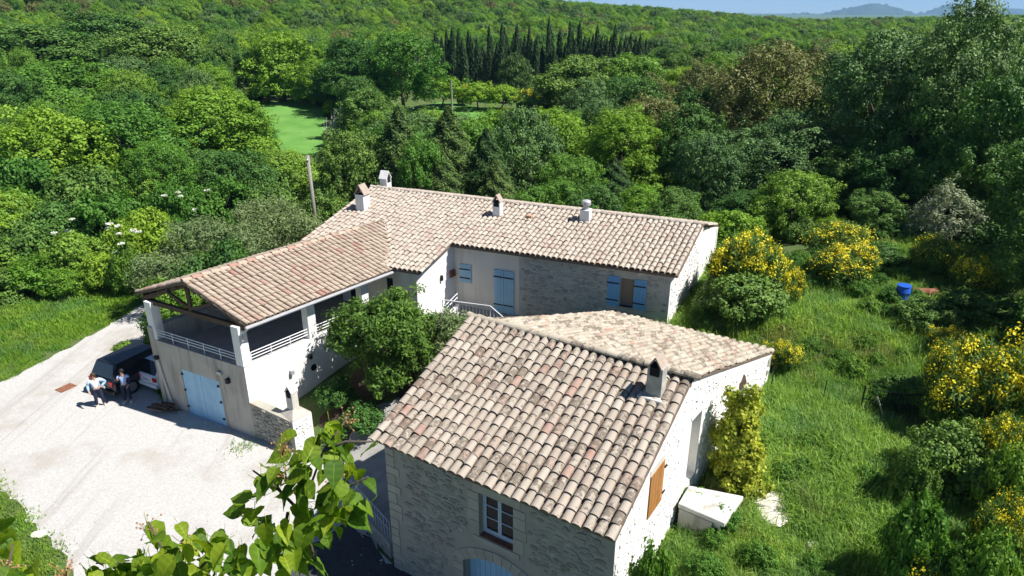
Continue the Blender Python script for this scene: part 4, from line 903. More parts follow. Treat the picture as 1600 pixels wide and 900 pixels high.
def make_broom(key, h, w, nclump, cover, seed, lobes=7):
    """rounded mound of thin upright green stems; blossom in patches over the sunny top"""
    r = np.random.default_rng(seed); lob = [(0, 0, h * .42, w * .34, h * .42)]
    for k in range(lobes):
        a = 6.283 * k / lobes + r.uniform(-.5, .5); q = w * r.uniform(.2, .34); z = h * r.uniform(.3, .62); rr = w * r.uniform(.14, .22); lob.append((math.cos(a) * q, math.sin(a) * q, z, rr, min(rr * 1.15, h * 1.02 - z)))
    P, D, t = crown_points(r, lob, nclump, 46, .24, flat=1.2); P[:, 2] = np.maximum(P[:, 2], .03)
    V = leaves(r, P, D, .20, .13, .7, .2, .9, droop=np.array([0, 0, 1.5]) + D * 1.2)
    Q, E2, t2 = crown_points(r, lob, nclump, 60, .2, flat=1.0); hh = Q[:, 2] / h
    pat = np.sin(Q[:, 0] * 2.9 + seed) * np.sin(Q[:, 1] * 2.6 + 1) + .8 * t2 + r.normal(0, .25, len(Q))
    pr = (hh > .3) & (E2[:, 2] > -.25) & (r.uniform(0, 1, len(Q)) < np.clip((hh - .28) * 2.1, 0, 1) * cover) & (pat > .25 - cover * .75)
    FV = leaves(r, Q[pr] + D[:1] * 0 + E2[pr] * .03, E2[pr], .062, .85, .7, .5, .9)
    PROTO[key] = ([('stems', quads_mesh('stems', V, t, LM['broom'])), ('blossom', quads_mesh('blossom', FV, r.uniform(0, 1, len(FV)), LM['yellow'])),
                   ('woody_base', trunk_mesh(r, h * .4, .05, m_bark, 6, w * .25, .1))], h, w)
make_broom('broom0', 2.4, 3.2, 620, 1.5, 400); make_broom('broom1', 2.2, 3.0, 560, 1.0, 401); make_broom('broom2', 2.0, 2.8, 480, .5, 402)

USED = {}
def plant(key, x, y, h, w, label, cat='tree', group=None, name='tree', rot=None, z=None):
    parts, h0, w0 = PROTO[key]; zz = T1(x, y) - .05 if z is None else z
    e = empty(name, (x, y, zz), label, cat, group, rnd.uniform(0, 6.28) if rot is None else rot); e.scale = (w / w0, w / w0, h / h0)
    for nm, me in parts: o = link(nm, me, e)
    USED.setdefault(key, e); return e
def plant_px(key, px, py_top, wpx, fw, label, cat='tree', group=None, name='tree', base=None, hmin=1.0):
    """survey: bearing and top of a plant seen in the photograph, at its forward distance"""
    q = at_dist(px, py_top, fw); g = T1(q[0], q[1]); h = max(hmin, q[2] - g); dist = q[1] * CP + (CAM_Z - q[2]) * SP
    return plant(key, q[0], q[1], h, wpx / F_PX * dist, label, cat, group, name)

# named trees around the house, surveyed one by one
for a in [
    ('lime0', 55, 172, 200, 56, 'bright green broadleaf tree at the left edge above the lane'),
    ('oak0', 195, 158, 210, 62, 'mid green oak right of the bright tree at the left edge'),
    ('lime1', 315, 140, 200, 68, 'wide light green round tree in front of the small green field'),
    ('oak1', 75, 96, 230, 84, 'oak in the second row at the left edge'),
    ('dark0', 40, 38, 240, 108, 'dark green oak at the far left below the hillside'),
    ('dark1', 150, 22, 220, 118, 'dark oak high on the left in front of the hill'),
    ('dark2', 245, 42, 190, 112, 'dark oak left of the yellow blossom patch'),
    ('lone', 432, 50, 128, 110, 'rounded bright green tree standing alone at the head of the field'),
    ('lime0', 488, 92, 80, 108, 'small bright tree beside the rounded tree at the field'),
    ('dark0', 560, 60, 150, 104, 'dark oak left of the row of cypresses'),
    ('oak2', 625, 50, 140, 100, 'large round oak directly left of the row of cypresses'),
    ('dark1', 575, 140, 130, 78, 'dark tree between the field and the house ridge'),
    ('oak0', 440, 232, 150, 58, 'green tree above the olive trees behind the utility pole'),
    ('dark2', 540, 205, 120, 54, 'dark leafy tree right of the utility pole'),
    ('holm1', 822, 165, 145, 52, 'grey green holm oak with rounded clumps behind the house ridge'),
    ('dark0', 905, 88, 160, 92, 'dark green oak at the end of the orchard field'),
    ('lime1', 900, 92, 90, 96, 'fresh green oak top below the cypresses'),
    ('oak1', 985, 84, 130, 94, 'round green oak below the right end of the cypress row'),
    ('holm2', 945, 155, 90, 66, 'pale holm oak beside the yellow green tree'),
    ('feather', 978, 163, 135, 56, 'yellow green feathery tree behind the right half of the house roof'),
    ('dark1', 1085, 165, 130, 56, 'dark tree between the yellow green tree and the holm oak'),
    ('brownbig', 1205, 66, 255, 62, 'big brownish olive oak on the right slope'),
    ('brown1', 1110, 100, 130, 72, 'smaller brownish oak left of the big brown oak'),
    ('holmbig0', 1245, 172, 230, 49, 'bright topped holm oak beyond the yellow broom by the house corner'),
    ('holm1', 1120, 205, 130, 47, 'holm oak right behind the house gable'),
    ('holmbig1', 1410, 40, 260, 50, 'tall dark holm oak on the shaded right slope'),
    ('holmbig0', 1540, -12, 230, 45, 'tallest dark holm oak at the right edge'),
    ('dark2', 1330, 110, 180, 60, 'dark oak between the brown oak and the tall holm oaks'),
    ('dark1', 1480, 130, 200, 44, 'shaded oak under the tall holm oaks'),
    ('dark0', 1590, 110, 200, 40, 'shaded oak at the right edge below the tallest holm oak'),
    ('dark2', 1360, 200, 170, 47, 'shaded oak behind the silver leaved tree'),
    ('oak2', 1243, 268, 130, 41, 'small fresh green tree behind the broom bushes'),
    ('dark0', 1160, 300, 100, 43, 'low dark tree touching the house gable'),
    ('silver', 1496, 288, 120, 35, 'small silver leaved tree in front of the dark slope'),
    ('lime0', 1003, 290, 110, 44, 'low fine leaved tree behind the house ridge right of the metal chimney'),
    ('oak2', 890, 240, 120, 48, 'green tree behind the house between the two ridge chimneys'),
    ('conifer0', 622, 165, 120, 54, 'dark drooping conifer behind the main chimneys'),
    ('conifer1', 700, 165, 120, 52, 'lighter conifer right of the dark conifer behind the roof'),
    ('conifer0', 760, 200, 110, 47, 'conifer behind the ridge chimney'),
    ('oak1', 655, 215, 110, 47, 'green tree directly behind the left end of the ridge'),
    ('conifer1', 960, 245, 90, 50, 'small conifer behind the metal capped chimney'),
    ('roundcypress', 805, 82, 55, 112, 'egg shaped clipped conifer in front of the cypress row'),
    ('orchard', 745, 128, 55, 104, 'small orchard tree on the sunny grass'),
    ('orchard', 690, 120, 70, 106, 'orchard tree at the left end of the sunny grass'),
    ('orchard', 785, 132, 60, 104, 'orchard tree next to the egg shaped conifer'),
]: plant_px(*a)
for a in [
    ('conifer0', 690, 235, 100, 46, 'green tree behind the ridge between the white chimneys'), ('conifer1', 775, 250, 90, 45, 'dark tree just behind the ridge chimney'), ('oak1', 860, 285, 120, 42, 'leafy tree behind the ridge left of the metal cowl'),
    ('dark2', 935, 290, 110, 41.5, 'dark tree behind the metal cowl'), ('dark0', 1060, 300, 110, 41, 'dark tree behind the right end of the ridge'), ('conifer1', 625, 225, 100, 48, 'green tree behind the leftmost chimneys'),
    ('dark1', 1300, 250, 140, 45, 'dark tree behind the fresh green tree on the bank'), ('dark2', 1420, 230, 160, 42, 'shaded tree above the sparse broom'), ('dark0', 1520, 210, 160, 39, 'shaded tree right of the silver leaved tree'), ('dark1', 1600, 250, 150, 36, 'shaded tree at the right edge on the bank'),
    ('dark2', 1380, 300, 110, 38.5, 'low shaded tree left of the silver leaved tree'), ('dark0', 1560, 310, 130, 35.5, 'low shaded tree on the bank at the right edge'), ('holm1', 1330, 215, 130, 50, 'holm oak top behind the fresh green tree'),
    ('dark1', 1690, 200, 220, 30, 'dark shade tree added just beyond the right edge'), ('dark2', 1720, 330, 220, 25, 'dark shade tree added beyond the right edge above the broom'), ('dark0', 1760, 420, 260, 21, 'dark shade tree added beyond the right edge by the hollow'), ('oak1', 1800, 560, 260, 17.5, 'dark shade tree added beyond the right edge near the bottom'),  # added beyond the frame to throw shade onto the meadow
]: plant_px(*a)
plant_px('olive0', 318, 342, 200, 39.5, 'silvery olive tree beside the lane behind the open wing', name='olive_tree')
plant_px('olive1', 425, 312, 160, 44, 'silvery olive tree below the utility pole', name='olive_tree')
plant_px('laurel', 602, 460, 185, 26.8, 'glossy green laurel tree growing in front of the white terrace wall', name='laurel_tree')
plant_px('laurel2', 698, 488, 125, 26.8, 'grey green shrub between the laurel and the barn roof', 'shrub', name='shrub')
# the cypress row
cp = [(645, 50, 104), (668, 62, 116), (680, 48, 125), (690, 58, 130), (697, 45, 128), (706, 42, 131), (716, 44, 132), (722, 60, 128), (731, 46, 132), (738, 66, 130), (745, 60, 131), (754, 72, 128), (764, 38, 122), (777, 66, 128), (784, 36, 130), (792, 56, 127),
      (803, 52, 120), (808, 36, 124), (813, 60, 122), (820, 54, 125), (827, 38, 128), (838, 58, 126), (848, 70, 122), (858, 26, 120), (866, 70, 122), (875, 46, 126), (884, 66, 122), (891, 33, 124), (899, 60, 122), (906, 34, 122), (914, 56, 122), (921, 58, 124), (927, 52, 122),
      (934, 40, 126), (941, 56, 122), (949, 58, 122), (955, 54, 124), (962, 38, 126), (970, 60, 122), (978, 56, 122), (986, 52, 122), (994, 58, 122), (1001, 54, 124), (1010, 60, 122)]
cp += [(px + 4, py + 6 + (i * 11 % 17), fw) for i, (px, py, fw) in enumerate(cp) if i % 4 != 1]
for i, (px, py, fw) in enumerate(cp):
    lab = {0: 'slim dark cypress standing apart left of the long cypress row', 23: 'tallest pointed cypress in the middle of the row'}.get(i, 'slim dark pointed cypress in the long row behind the orchard')
    plant_px(f'cypress{i % 3}', px, py, 8 + (i * 7 % 4), 126 + (i * 5 % 7), lab, group='row of cypresses', name='cypress_tree')
# brooms
for a in [
    ('broom0', 1182, 352, 140, 30.3, 'large golden flowering broom bush by the house corner'),
    ('broom1', 1322, 374, 105, 31.5, 'flowering broom bush in the middle of the upper meadow'),
    ('broom2', 1312, 340, 100, 35, 'half faded broom bush behind the meadow broom'),
    ('broom2', 1488, 370, 95, 31, 'sparse broom bush below the silver leaved tree'),
    ('broom1', 1538, 398, 75, 29, 'small broom bush right of the sparse one'),
    ('broom1', 1232, 415, 60, 29.5, 'low broom bush at the foot of the large golden one'),
    ('broom1', 1228, 528, 62, 25.2, 'broom bush behind the far corner of the barn'),
    ('broom0', 1545, 512, 180, 20.8, 'large yellow broom bush above the iron gate'),
    ('broom1', 1500, 508, 80, 25, 'broom bush behind the large yellow one'),
    ('broom0', 1590, 636, 130, 17.6, 'yellow broom bush at the right edge below the dark hollow'),
    ('broom2', 1500, 845, 130, 13.6, 'low broom bush at the bottom right corner'),
    ('broom2', 1590, 780, 110, 14.6, 'straggling broom at the right edge near the bottom'),
    ('broom0', 342, 92, 50, 118, 'yellow broom in flower at the foot of the left hillside'),
    ('broom0', 318, 122, 90, 110, 'low row of yellow broom left of the rounded tree'),
    ('broom1', 830, 135, 50, 98, 'yellow bush at the edge of the orchard'),
    ('broom1', 725, 128, 26, 108, 'small orange yellow bush below the cypresses'),
]: plant_px(*a, 'shrub', 'flowering broom bushes', 'broom_bush', hmin=.8)
for a in [
    ('neardark', 1168, 425, 140, 28.6, 'dark green shrub under the large golden broom'),
    ('neardark', 1445, 592, 95, 22.3, 'dark bush right of the iron gate'),
    ('nearshrub1', 1400, 590, 70, 23.3, 'dark bush behind the iron gate'),
    ('neardark', 1500, 672, 140, 17.8, 'dense bush left of the lower yellow broom'),
    ('nearshrub1', 1440, 700, 70, 17.2, 'small dark bush at the edge of the shaded hollow'),
    ('nearshrub0', 1590, 700, 90, 16.4, 'leafy bush at the right edge of the hollow'),
    ('nearshrub0', 1450, 785, 110, 14.2, 'pale leaved straggling bush near the bottom right'),
    ('nearshrub0', 1560, 840, 120, 13.0, 'leafy bush in the bottom right corner'),
    ('nearshrub0', 1020, 862, 100, 13.0, 'fresh green bush at the foot of the barn side wall'),
    ('neardark', 1530, 455, 130, 27.5, 'dark brush on the bank right of the blue barrel'),
    ('neardark', 1585, 470, 130, 26.5, 'dark brush at the right edge above the yellow broom'),
    ('neardark', 1450, 470, 90, 27.0, 'brush beside the rusty drum'),
    ('fresh0', 1140, 330, 110, 38, 'fresh bush behind the house gable'),
    ('scrub0', 1370, 380, 100, 33, 'dark bush between two meadow brooms'),
    ('scrub1', 1440, 350, 120, 36, 'dark bush on the shaded bank'),
    ('scrub2', 1560, 350, 120, 34, 'dark bush at the right edge under the trees'),
]: plant_px(*a, 'shrub', None, 'bush', hmin=.5)
q = at_dist(1150, 660, 20.3); plant('vine', 7.2, 18.45, 3.7, 1.75, 'yellow green climbing shrub growing against the white barn wall', 'shrub', None, 'climbing_shrub')
# scrub left of the lane
k = 0
for px, py, wpx, fw, key in [(20, 300, 120, 46, 'shrub0'), (90, 320, 120, 45, 'scrub0'), (150, 300, 130, 45, 'shrub1'), (215, 330, 110, 43, 'fresh0'), (265, 285, 110, 48, 'shrub2'), (30, 345, 120, 43, 'scrub1'), (110, 365, 110, 42, 'shrub0'),
        (60, 400, 110, 40.5, 'fresh1'), (150, 395, 80, 40.5, 'fresh0'), (5, 420, 100, 39.5, 'scrub2'), (100, 420, 80, 40, 'fresh1'), (340, 280, 110, 50, 'shrub1'), (395, 255, 110, 54, 'scrub0'), (230, 270, 120, 52, 'oak0'), (120, 265, 130, 50, 'scrub2'), (20, 250, 130, 50, 'shrub2'),
        (310, 235, 130, 58, 'dark1'), (420, 290, 90, 50, 'scrub1'), (500, 300, 70, 48, 'scrub2'), (190, 380, 60, 40, 'shrub2'), (-40, 380, 120, 41, 'shrub1'), (-30, 300, 140, 44, 'lime1')]:
    lab = {'s': 'mid green roadside bush in the scrub left of the lane', 'f': 'fresh yellow green bush in the scrub left of the lane'}[key[0]] if key[:2] in ('sh', 'fr') else ('dark green bush in the scrub left of the lane' if key[0] == 's' else 'young tree in the scrub left of the lane')
    plant_px(key, px, py, wpx, fw, lab, 'shrub', 'roadside scrub', 'bush')
def elder(px, py, fw, n, lab):
    r = np.random.default_rng(int(px)); c = at_dist(px, py, fw); P = []
    for i in range(n):
        p = c + r.normal(0, 1, 3) * [.8, .5, .45]; u = unit(r, 40) * .16; u[:, 2] *= .3; P.append(p + u)
    P = np.concatenate(P); e = empty('elder_flowers', (c[0], c[1], c[2]), lab, 'flowers', 'white elder blossom')
    V = leaves(r, P - c, np.tile([0, 0, 1.0], (len(P), 1)), .12, .9); link('umbels', quads_mesh('umbels', V, r.uniform(0, 1, len(P)), LM['white']), e)
elder(183, 372, 39.6, 9, 'white elder blossom above the lane'); elder(287, 303, 46, 5, 'white blossom in the scrub near the olive trees'); elder(110, 356, 41.5, 3, 'few white blossoms in the roadside scrub')
# bushes around the yard
plant_px('nearshrub0', 193, 535, 45, 31.6, 'small green bush beside the parked cars', 'shrub', None, 'bush', hmin=.8)
plant('scrub0', -16.6, 36.5, 4.2, 4.5, 'shaded green bush behind the open terrace', 'shrub', None, 'bush')
plant('shrub1', -18.2, 33.4, 3.6, 3.2, 'leafy bush behind the corner post of the open wing', 'shrub', None, 'bush')
plant('nearshrub1', -7.6, 25.6, 1.5, 1.8, 'dark plants behind the outdoor oven', 'shrub', None, 'bush')
plant('nearshrub1', -6.2, 24.3, 1.3, 2.0, 'dark undergrowth below the laurel tree', 'shrub', None, 'bush')

# ---- woods filling the middle distance: individual trees, nearest first
RNG = np.random.default_rng(99); taken = [(o.location.x, o.location.y, max(o.scale[0] * 3.2, 1)) for o in bpy.data.objects if o.type == 'EMPTY' and o.get('category') == 'tree' and o.name.startswith('tree')]
FP1, FP2 = np.array(FIELD), np.array(FIELD2)
def in_poly(P, x, y, grow=1.25):
    c = P.mean(0); Q = c + (P - c) * grow; ins = False
    for i in range(len(Q)):
        a, b = Q[i], Q[(i + 1) % len(Q)]
        if (a[1] > y) != (b[1] > y) and x < (b[0] - a[0]) * (y - a[1]) / (b[1] - a[1]) + a[0]: ins = not ins
    return ins
def open_line(x, y):               # clearings: the two fields, and the view over them; the lane and the meadow
    if in_poly(FP1, x, y) or in_poly(FP2, x, y): return True
    az = math.degrees(math.atan2(x, y))
    if y < 112 and -19.5 < az < -15.5 and y > 62: return True
    if 78 < y < 134 and -9.5 < az < 1.0: return True
    if 98 < y < 141 and -9.8 < az < 11: return True
    return False
def sight_limit(x, y, wd):         # greatest top height that keeps the field and the cypress row in view
    dpt = y * CP + 10 * SP; px = 800 + F_PX * x / dpt; hw = wd * .5 * F_PX / dpt
    for p0, p1, py, ymax in ((392, 515, 238, 112), (612, 850, 172, 140), (850, 1018, 92, 140)):
        if px + hw > p0 and px - hw < p1 and y < ymax: return at_dist(px, py, y)[2]
    return None
cands = []
for _ in range(9000):
    y = RNG.uniform(38, 175); x = RNG.uniform(-1.02, 1.02) * (y * .80 + 6)
    if y < 50 and x > -12 and x < 12: continue
    if x > 8 and y < 40 + max(0, 18 - x) * .6: continue
    if x < 0 and y < 52: continue
    cands.append((x, y))
cands.sort(key=lambda p: p[1]); nfill = 0
labs = {'oak': 'mid green oak in the woods behind the farm', 'lime': 'light green tree in the woods behind the farm', 'dark': 'dark green tree in the woods behind the farm', 'brown': 'brownish oak in the woods behind the farm', 'holm': 'grey green holm oak in the woods behind the farm'}
for x, y in cands:
    if nfill >= 290: break
    if open_line(x, y): continue
    gap = 3.4 + y * .012
    if any((x - a) ** 2 + (y - b) ** 2 < (gap + c * .45) ** 2 for a, b, c in taken): continue
    right = x > y * .22; kind = RNG.choice(['oak', 'lime', 'dark', 'brown', 'holm'], p=[.32, .27, .24, .03, .14] if not right else [.25, .15, .3, .12, .18])
    h = RNG.uniform(5.5, 8.5); wd = RNG.uniform(5.5, 8.5); g = T1(x, y); lim = sight_limit(x, y, wd)
    if lim is not None: h = min(h, lim - g)
    if h < 2.5: continue
    wd = min(wd, h * 1.25)
    px_ = 800 + F_PX * x / (y * CP + 10 * SP); where = 'at the far left' if px_ < 250 else 'around the small green field' if px_ < 520 else 'between the house and the cypress row' if px_ < 850 else 'right of the orchard' if px_ < 1080 else 'on the right slope'
    plant(f'{kind}{RNG.integers(3)}', x, y, h, wd, labs[kind].replace('in the woods behind the farm', ('in the nearer' if y < 75 else 'in the middle' if y < 120 else 'in the farther') + ' woods ' + where), 'tree', 'woods behind the farm', 'tree'); taken.append((x, y, wd * .42)); nfill += 1

# ---- far wooded hills: one mass, instanced crowns
def scatter(name, pts, sc, rot, kinds, sources, mat=None):
    me = bpy.data.meshes.new(name); me.vertices.add(len(pts)); me.vertices.foreach_set('co', np.asarray(pts, np.float32).ravel())
    for nm, tp, arr in (('sc', 'FLOAT', sc), ('rz', 'FLOAT', rot), ('kd', 'INT', kinds)):
        a = me.attributes.new(nm, tp, 'POINT'); a.data.foreach_set('value', np.asarray(arr, np.float32 if tp == 'FLOAT' else np.int32))
    o = link(name, me); ng = bpy.data.node_groups.new(name, 'GeometryNodeTree'); ng.interface.new_socket('Geometry', in_out='INPUT', socket_type='NodeSocketGeometry'); ng.interface.new_socket('Geometry', in_out='OUTPUT', socket_type='NodeSocketGeometry')
    gi, go = ng.nodes.new('NodeGroupInput'), ng.nodes.new('NodeGroupOutput'); jn = ng.nodes.new('GeometryNodeJoinGeometry'); L = ng.links.new
    def attr(nm, tp):
        n = ng.nodes.new('GeometryNodeInputNamedAttribute'); n.data_type = tp; n.inputs[0].default_value = nm; return n.outputs[0]
    sca, rza, kda = attr('sc', 'FLOAT'), attr('rz', 'FLOAT'), attr('kd', 'INT')
    cx = ng.nodes.new('ShaderNodeCombineXYZ'); L(rza, cx.inputs[2])
    for i, src in enumerate(sources):
        oi = ng.nodes.new('GeometryNodeObjectInfo'); oi.transform_space = 'ORIGINAL'; oi.inputs['Object'].default_value = src; oi.inputs['As Instance'].default_value = True
        cmpn = ng.nodes.new('FunctionNodeCompare'); cmpn.data_type = 'INT'; cmpn.operation = 'EQUAL'
        ins = [s for s in cmpn.inputs if s.type == 'INT']; L(kda, ins[0]); ins[1].default_value = i
        ip = ng.nodes.new('GeometryNodeInstanceOnPoints'); L(gi.outputs[0], ip.inputs['Points']); L(cmpn.outputs[0], ip.inputs['Selection']); L(oi.outputs['Geometry'], ip.inputs['Instance'])
        L(cx.outputs[0], ip.inputs['Rotation']); L(sca, ip.inputs['Scale']); L(ip.outputs[0], jn.inputs[0])
    L(jn.outputs[0], go.inputs[0]); md = o.modifiers.new('scatter', 'NODES'); md.node_group = ng; return o
def crown_of(key): return [c for c in USED[key].children if c.name.startswith('crown')][0]
src = ['oak0', 'oak1', 'lime0', 'lime1', 'dark0', 'dark1', 'brown0', 'brown1', 'holm0', 'holm1']
for k_ in src:
    if k_ not in USED: plant(k_, 60 + len(USED), 70, 7, 7, labs[''.join(c for c in k_ if c.isalpha())], 'tree', 'woods behind the farm')
P = []
far_r = np.random.default_rng(5)
for y0, y1, n in ((70, 175, 1500), (150, 300, 4200), (280, 480, 5200)):
    yy = np.sqrt(far_r.uniform(y0 ** 2, y1 ** 2, n)); xx = far_r.uniform(-1, 1, n) * (yy * .86 + 10); P.append(np.stack([xx, yy], 1))
P = np.concatenate(P); cell = {}; keep = []
tk = np.array([(a, b) for a, b, c in taken])
for x, y in P:
    if y < 182:
        if y < 112 or open_line(x, y) or (sight_limit(x, y, 6) or 99) < T1(x, y) + 6 or np.min((tk[:, 0] - x) ** 2 + (tk[:, 1] - y) ** 2) < 14: continue
    g = 2.9 if y < 250 else 3.9
    c = (int(x // g), int(y // g))
    if c in cell: continue
    cell[c] = 1; keep.append((x, y))
P = np.array(keep); zz = Tz(P[:, 0], P[:, 1]); big = np.sin(P[:, 0] * .03 + 1) + np.sin(P[:, 1] * .025 + P[:, 0] * .02)
kd = far_r.choice(10, len(P), p=[.15, .15, .17, .17, .08, .08, .03, .03, .07, .07])
tag(scatter('forest', np.column_stack([P, zz - .2]), far_r.uniform(.6, 1.05, len(P)), far_r.uniform(0, 6.28, len(P)), kd, [crown_of(k_) for k_ in src]), 'mixed green woodland covering the hills behind the farm', 'forest', kind='stuff')

# ---- undergrowth between the trunks
usrc = ['shrub0', 'shrub1', 'scrub0', 'scrub1', 'scrub2', 'fresh0']; ur = np.random.default_rng(31); U = []; cell = {}
for x, y in zip(ur.uniform(-75, 75, 9000), ur.uniform(36, 112, 9000)):
    if abs(x) > y * .86 + 6 or open_line(x, y): continue
    if -13 < x < 13 and y < 46 - x * .35: continue
    if x <= -13 and y < 47: continue
    if x > 13 and y < 37.5: continue
    c = (int(x // 2.3), int(y // 2.3))
    if c in cell: continue
    cell[c] = 1; U.append((x, y))
U = np.array(U); tag(scatter('undergrowth', np.column_stack([U, Tz(U[:, 0], U[:, 1]) - .15]), ur.uniform(.45, .95, len(U)) * np.where(U[:, 1] < 60, .7, 1), ur.uniform(0, 6.28, len(U)), ur.choice(6, len(U), p=[.2, .2, .2, .15, .15, .1]), [crown_of(k_) for k_ in usrc]), 'leafy undergrowth covering the ground between the trees', 'undergrowth', kind='stuff')
# ---- grass
def tuft(name, n, h, spread, seed, lm, wid=.012, loc=(0, 0)):
    r = np.random.default_rng(seed); B = np.column_stack([r.normal(0, spread, (n, 2)), np.zeros(n)]); a = r.uniform(0, 6.283, n); lean = r.uniform(.1, .75, n); hh = h * r.uniform(.45, 1.15, n)
    d = np.column_stack([np.cos(a), np.sin(a), np.zeros(n)]); s = np.column_stack([-np.sin(a), np.cos(a), np.zeros(n)]) * wid * r.uniform(.7, 1.5, (n, 1)); up = np.array([0, 0, 1.0])
    m1 = B + d * (lean * hh * .3)[:, None] + up * (hh * .6)[:, None]; t1 = B + d * (lean * hh * .95)[:, None] + up * (hh * (1 - lean * .35))[:, None]
    V = np.concatenate([np.stack([B - s, B + s, m1 + s * .8, m1 - s * .8], 1), np.stack([m1 - s * .8, m1 + s * .8, t1 + s * .1, t1 - s * .1], 1)]); rn = r.uniform(0, 1, n)
    o = link(name, quads_mesh(name, V, np.concatenate([rn, rn]), lm)); o.location = (loc[0], loc[1], T1(*loc)); return o
g_tall = tuft('grass_tuft', 170, .60, .28, 1, LM['grass'], .011, (9.5, 17)); g_tall2 = tuft('grass_tuft', 150, .40, .3, 2, LM['grass'], .012, (10.5, 19)); g_wisp = tuft('grass_tuft', 90, .78, .24, 3, LM['grass'], .009, (12, 21))
g_short = tuft('grass_tuft', 90, .2, .28, 4, LM['verge'], .016, (-18.4, 19.4)); g_mid = tuft('grass_tuft', 100, .36, .28, 5, LM['verge'], .018, (-27, 33))
for o, l in ((g_tall, 'tall meadow grass tuft'), (g_tall2, 'short meadow grass tuft near the barn'), (g_wisp, 'wispy tall grass tuft in the meadow'), (g_short, 'short lawn grass tuft by the yard'), (g_mid, 'verge grass tuft beside the lane')): tag(o, l, 'grass', kind='stuff')
for px, py, w_, lab in ((372, 702, 1.0, 'green weed clump at the foot of the garage wall'), (388, 697, .7, 'small weed clump at the garage corner'), (455, 738, 1.1, 'weeds at the foot of the garden wall'), (440, 728, .8, 'low weeds in front of the garden wall')):
    c = at_z(px, py, 0); o = link('weed_clump', g_short.data); o.location = (c[0], c[1], .01); o.scale = (w_, w_, w_ * .8); tag(o, lab, 'weed', kind='stuff')
gr = np.random.default_rng(8)
def inside_bldg(x, y):
    bad = np.zeros(len(x), bool)
    for Q in ([bF.p[:2], bFR, bBend, bRear, bRearL, rL[:2]], [hF.p[:2], hRc, hB, hBL, (-8.1, 39.6), (-11, 34.2), extL, ext0], [wF.p[:2], wFR, wL.P(8, 0)[:2], wBL]):
        Q = np.array([np.array(p[:2]) for p in Q]); ins = np.zeros(len(x), bool)
        for i in range(len(Q)):
            a, b = Q[i], Q[(i + 1) % len(Q)]
            if a[1] == b[1]: continue
            ins ^= ((a[1] > y) != (b[1] > y)) & (x < (b[0] - a[0]) * (y - a[1]) / (b[1] - a[1]) + a[0])
        bad |= ins
    return bad
n = 15000; x = gr.uniform(2.6, 34, n); y = gr.uniform(9, 42, n); ok = (yard_sd(x, y) > .8) & ~inside_bldg(x, y) & (x < y * .82 + 4) 
for px_, py_, z_, r_ in ((1203, 778, 2.6, .65), (1210, 802, 2.55, .6), (1195, 765, 2.6, .4), (1262, 850, 2.3, .35)):
    c = at_z(px_, py_, z_); ok &= np.hypot(x - c[0], y - c[1]) > r_
ok &= (y < 35 + np.clip(12 - x, 0, 6) * .3)
ok &= gr.uniform(0, 1, n) < np.clip(1.3 - np.hypot(x - 8, y - 16) / 45, .25, 1)
x, y = x[ok], y[ok]; wet = np.sin(x * .55 + 1.3) + np.sin(y * .6 + x * .25)
kd = np.where(wet + gr.normal(0, .6, len(x)) > .4, 0, np.where(gr.uniform(0, 1, len(x)) < .25, 2, 1)); sc = gr.uniform(.65, 1.15, len(x)) * (1 + .18 * wet)
wd_ = gr.uniform(0, 1, len(x)) < .05 + .09 * (np.sin(x * .8) * np.sin(y * .7) > .3); kd = np.where(wd_, 3, kd); sc = np.where(wd_, gr.uniform(.14, .5, len(x)), sc)
tag(scatter('meadow_grass', np.column_stack([x, y, Tz(x, y) - .02]), sc, gr.uniform(0, 6.28, len(x)), kd, [g_tall, g_tall2, g_wisp, crown_of('nearshrub0')]), 'long uneven green meadow grass right of the buildings', 'grass', kind='stuff')
n = 16000; x = gr.uniform(-48, -2, n); y = gr.uniform(12, 50, n); sd_ = yard_sd(x, y); ok = (sd_ > .05) & ~inside_bldg(x, y) & (x > -y * .85 - 6) & (sd_ < 10) & (x < -15)
x, y, sd_ = x[ok], y[ok], sd_[ok]; kd = np.where((y < 26) & (x < -10), 0, 1); sc = gr.uniform(.6, 1.15, len(x)) * np.where(kd == 0, .9, np.clip(.45 + sd_ * .3, .45, 1.2))
tag(scatter('verge_grass', np.column_stack([x, y, Tz(x, y) - .02]), sc, gr.uniform(0, 6.28, len(x)), kd, [g_short, g_mid]), 'bright green grass verge along the gravel lane', 'grass', kind='stuff')

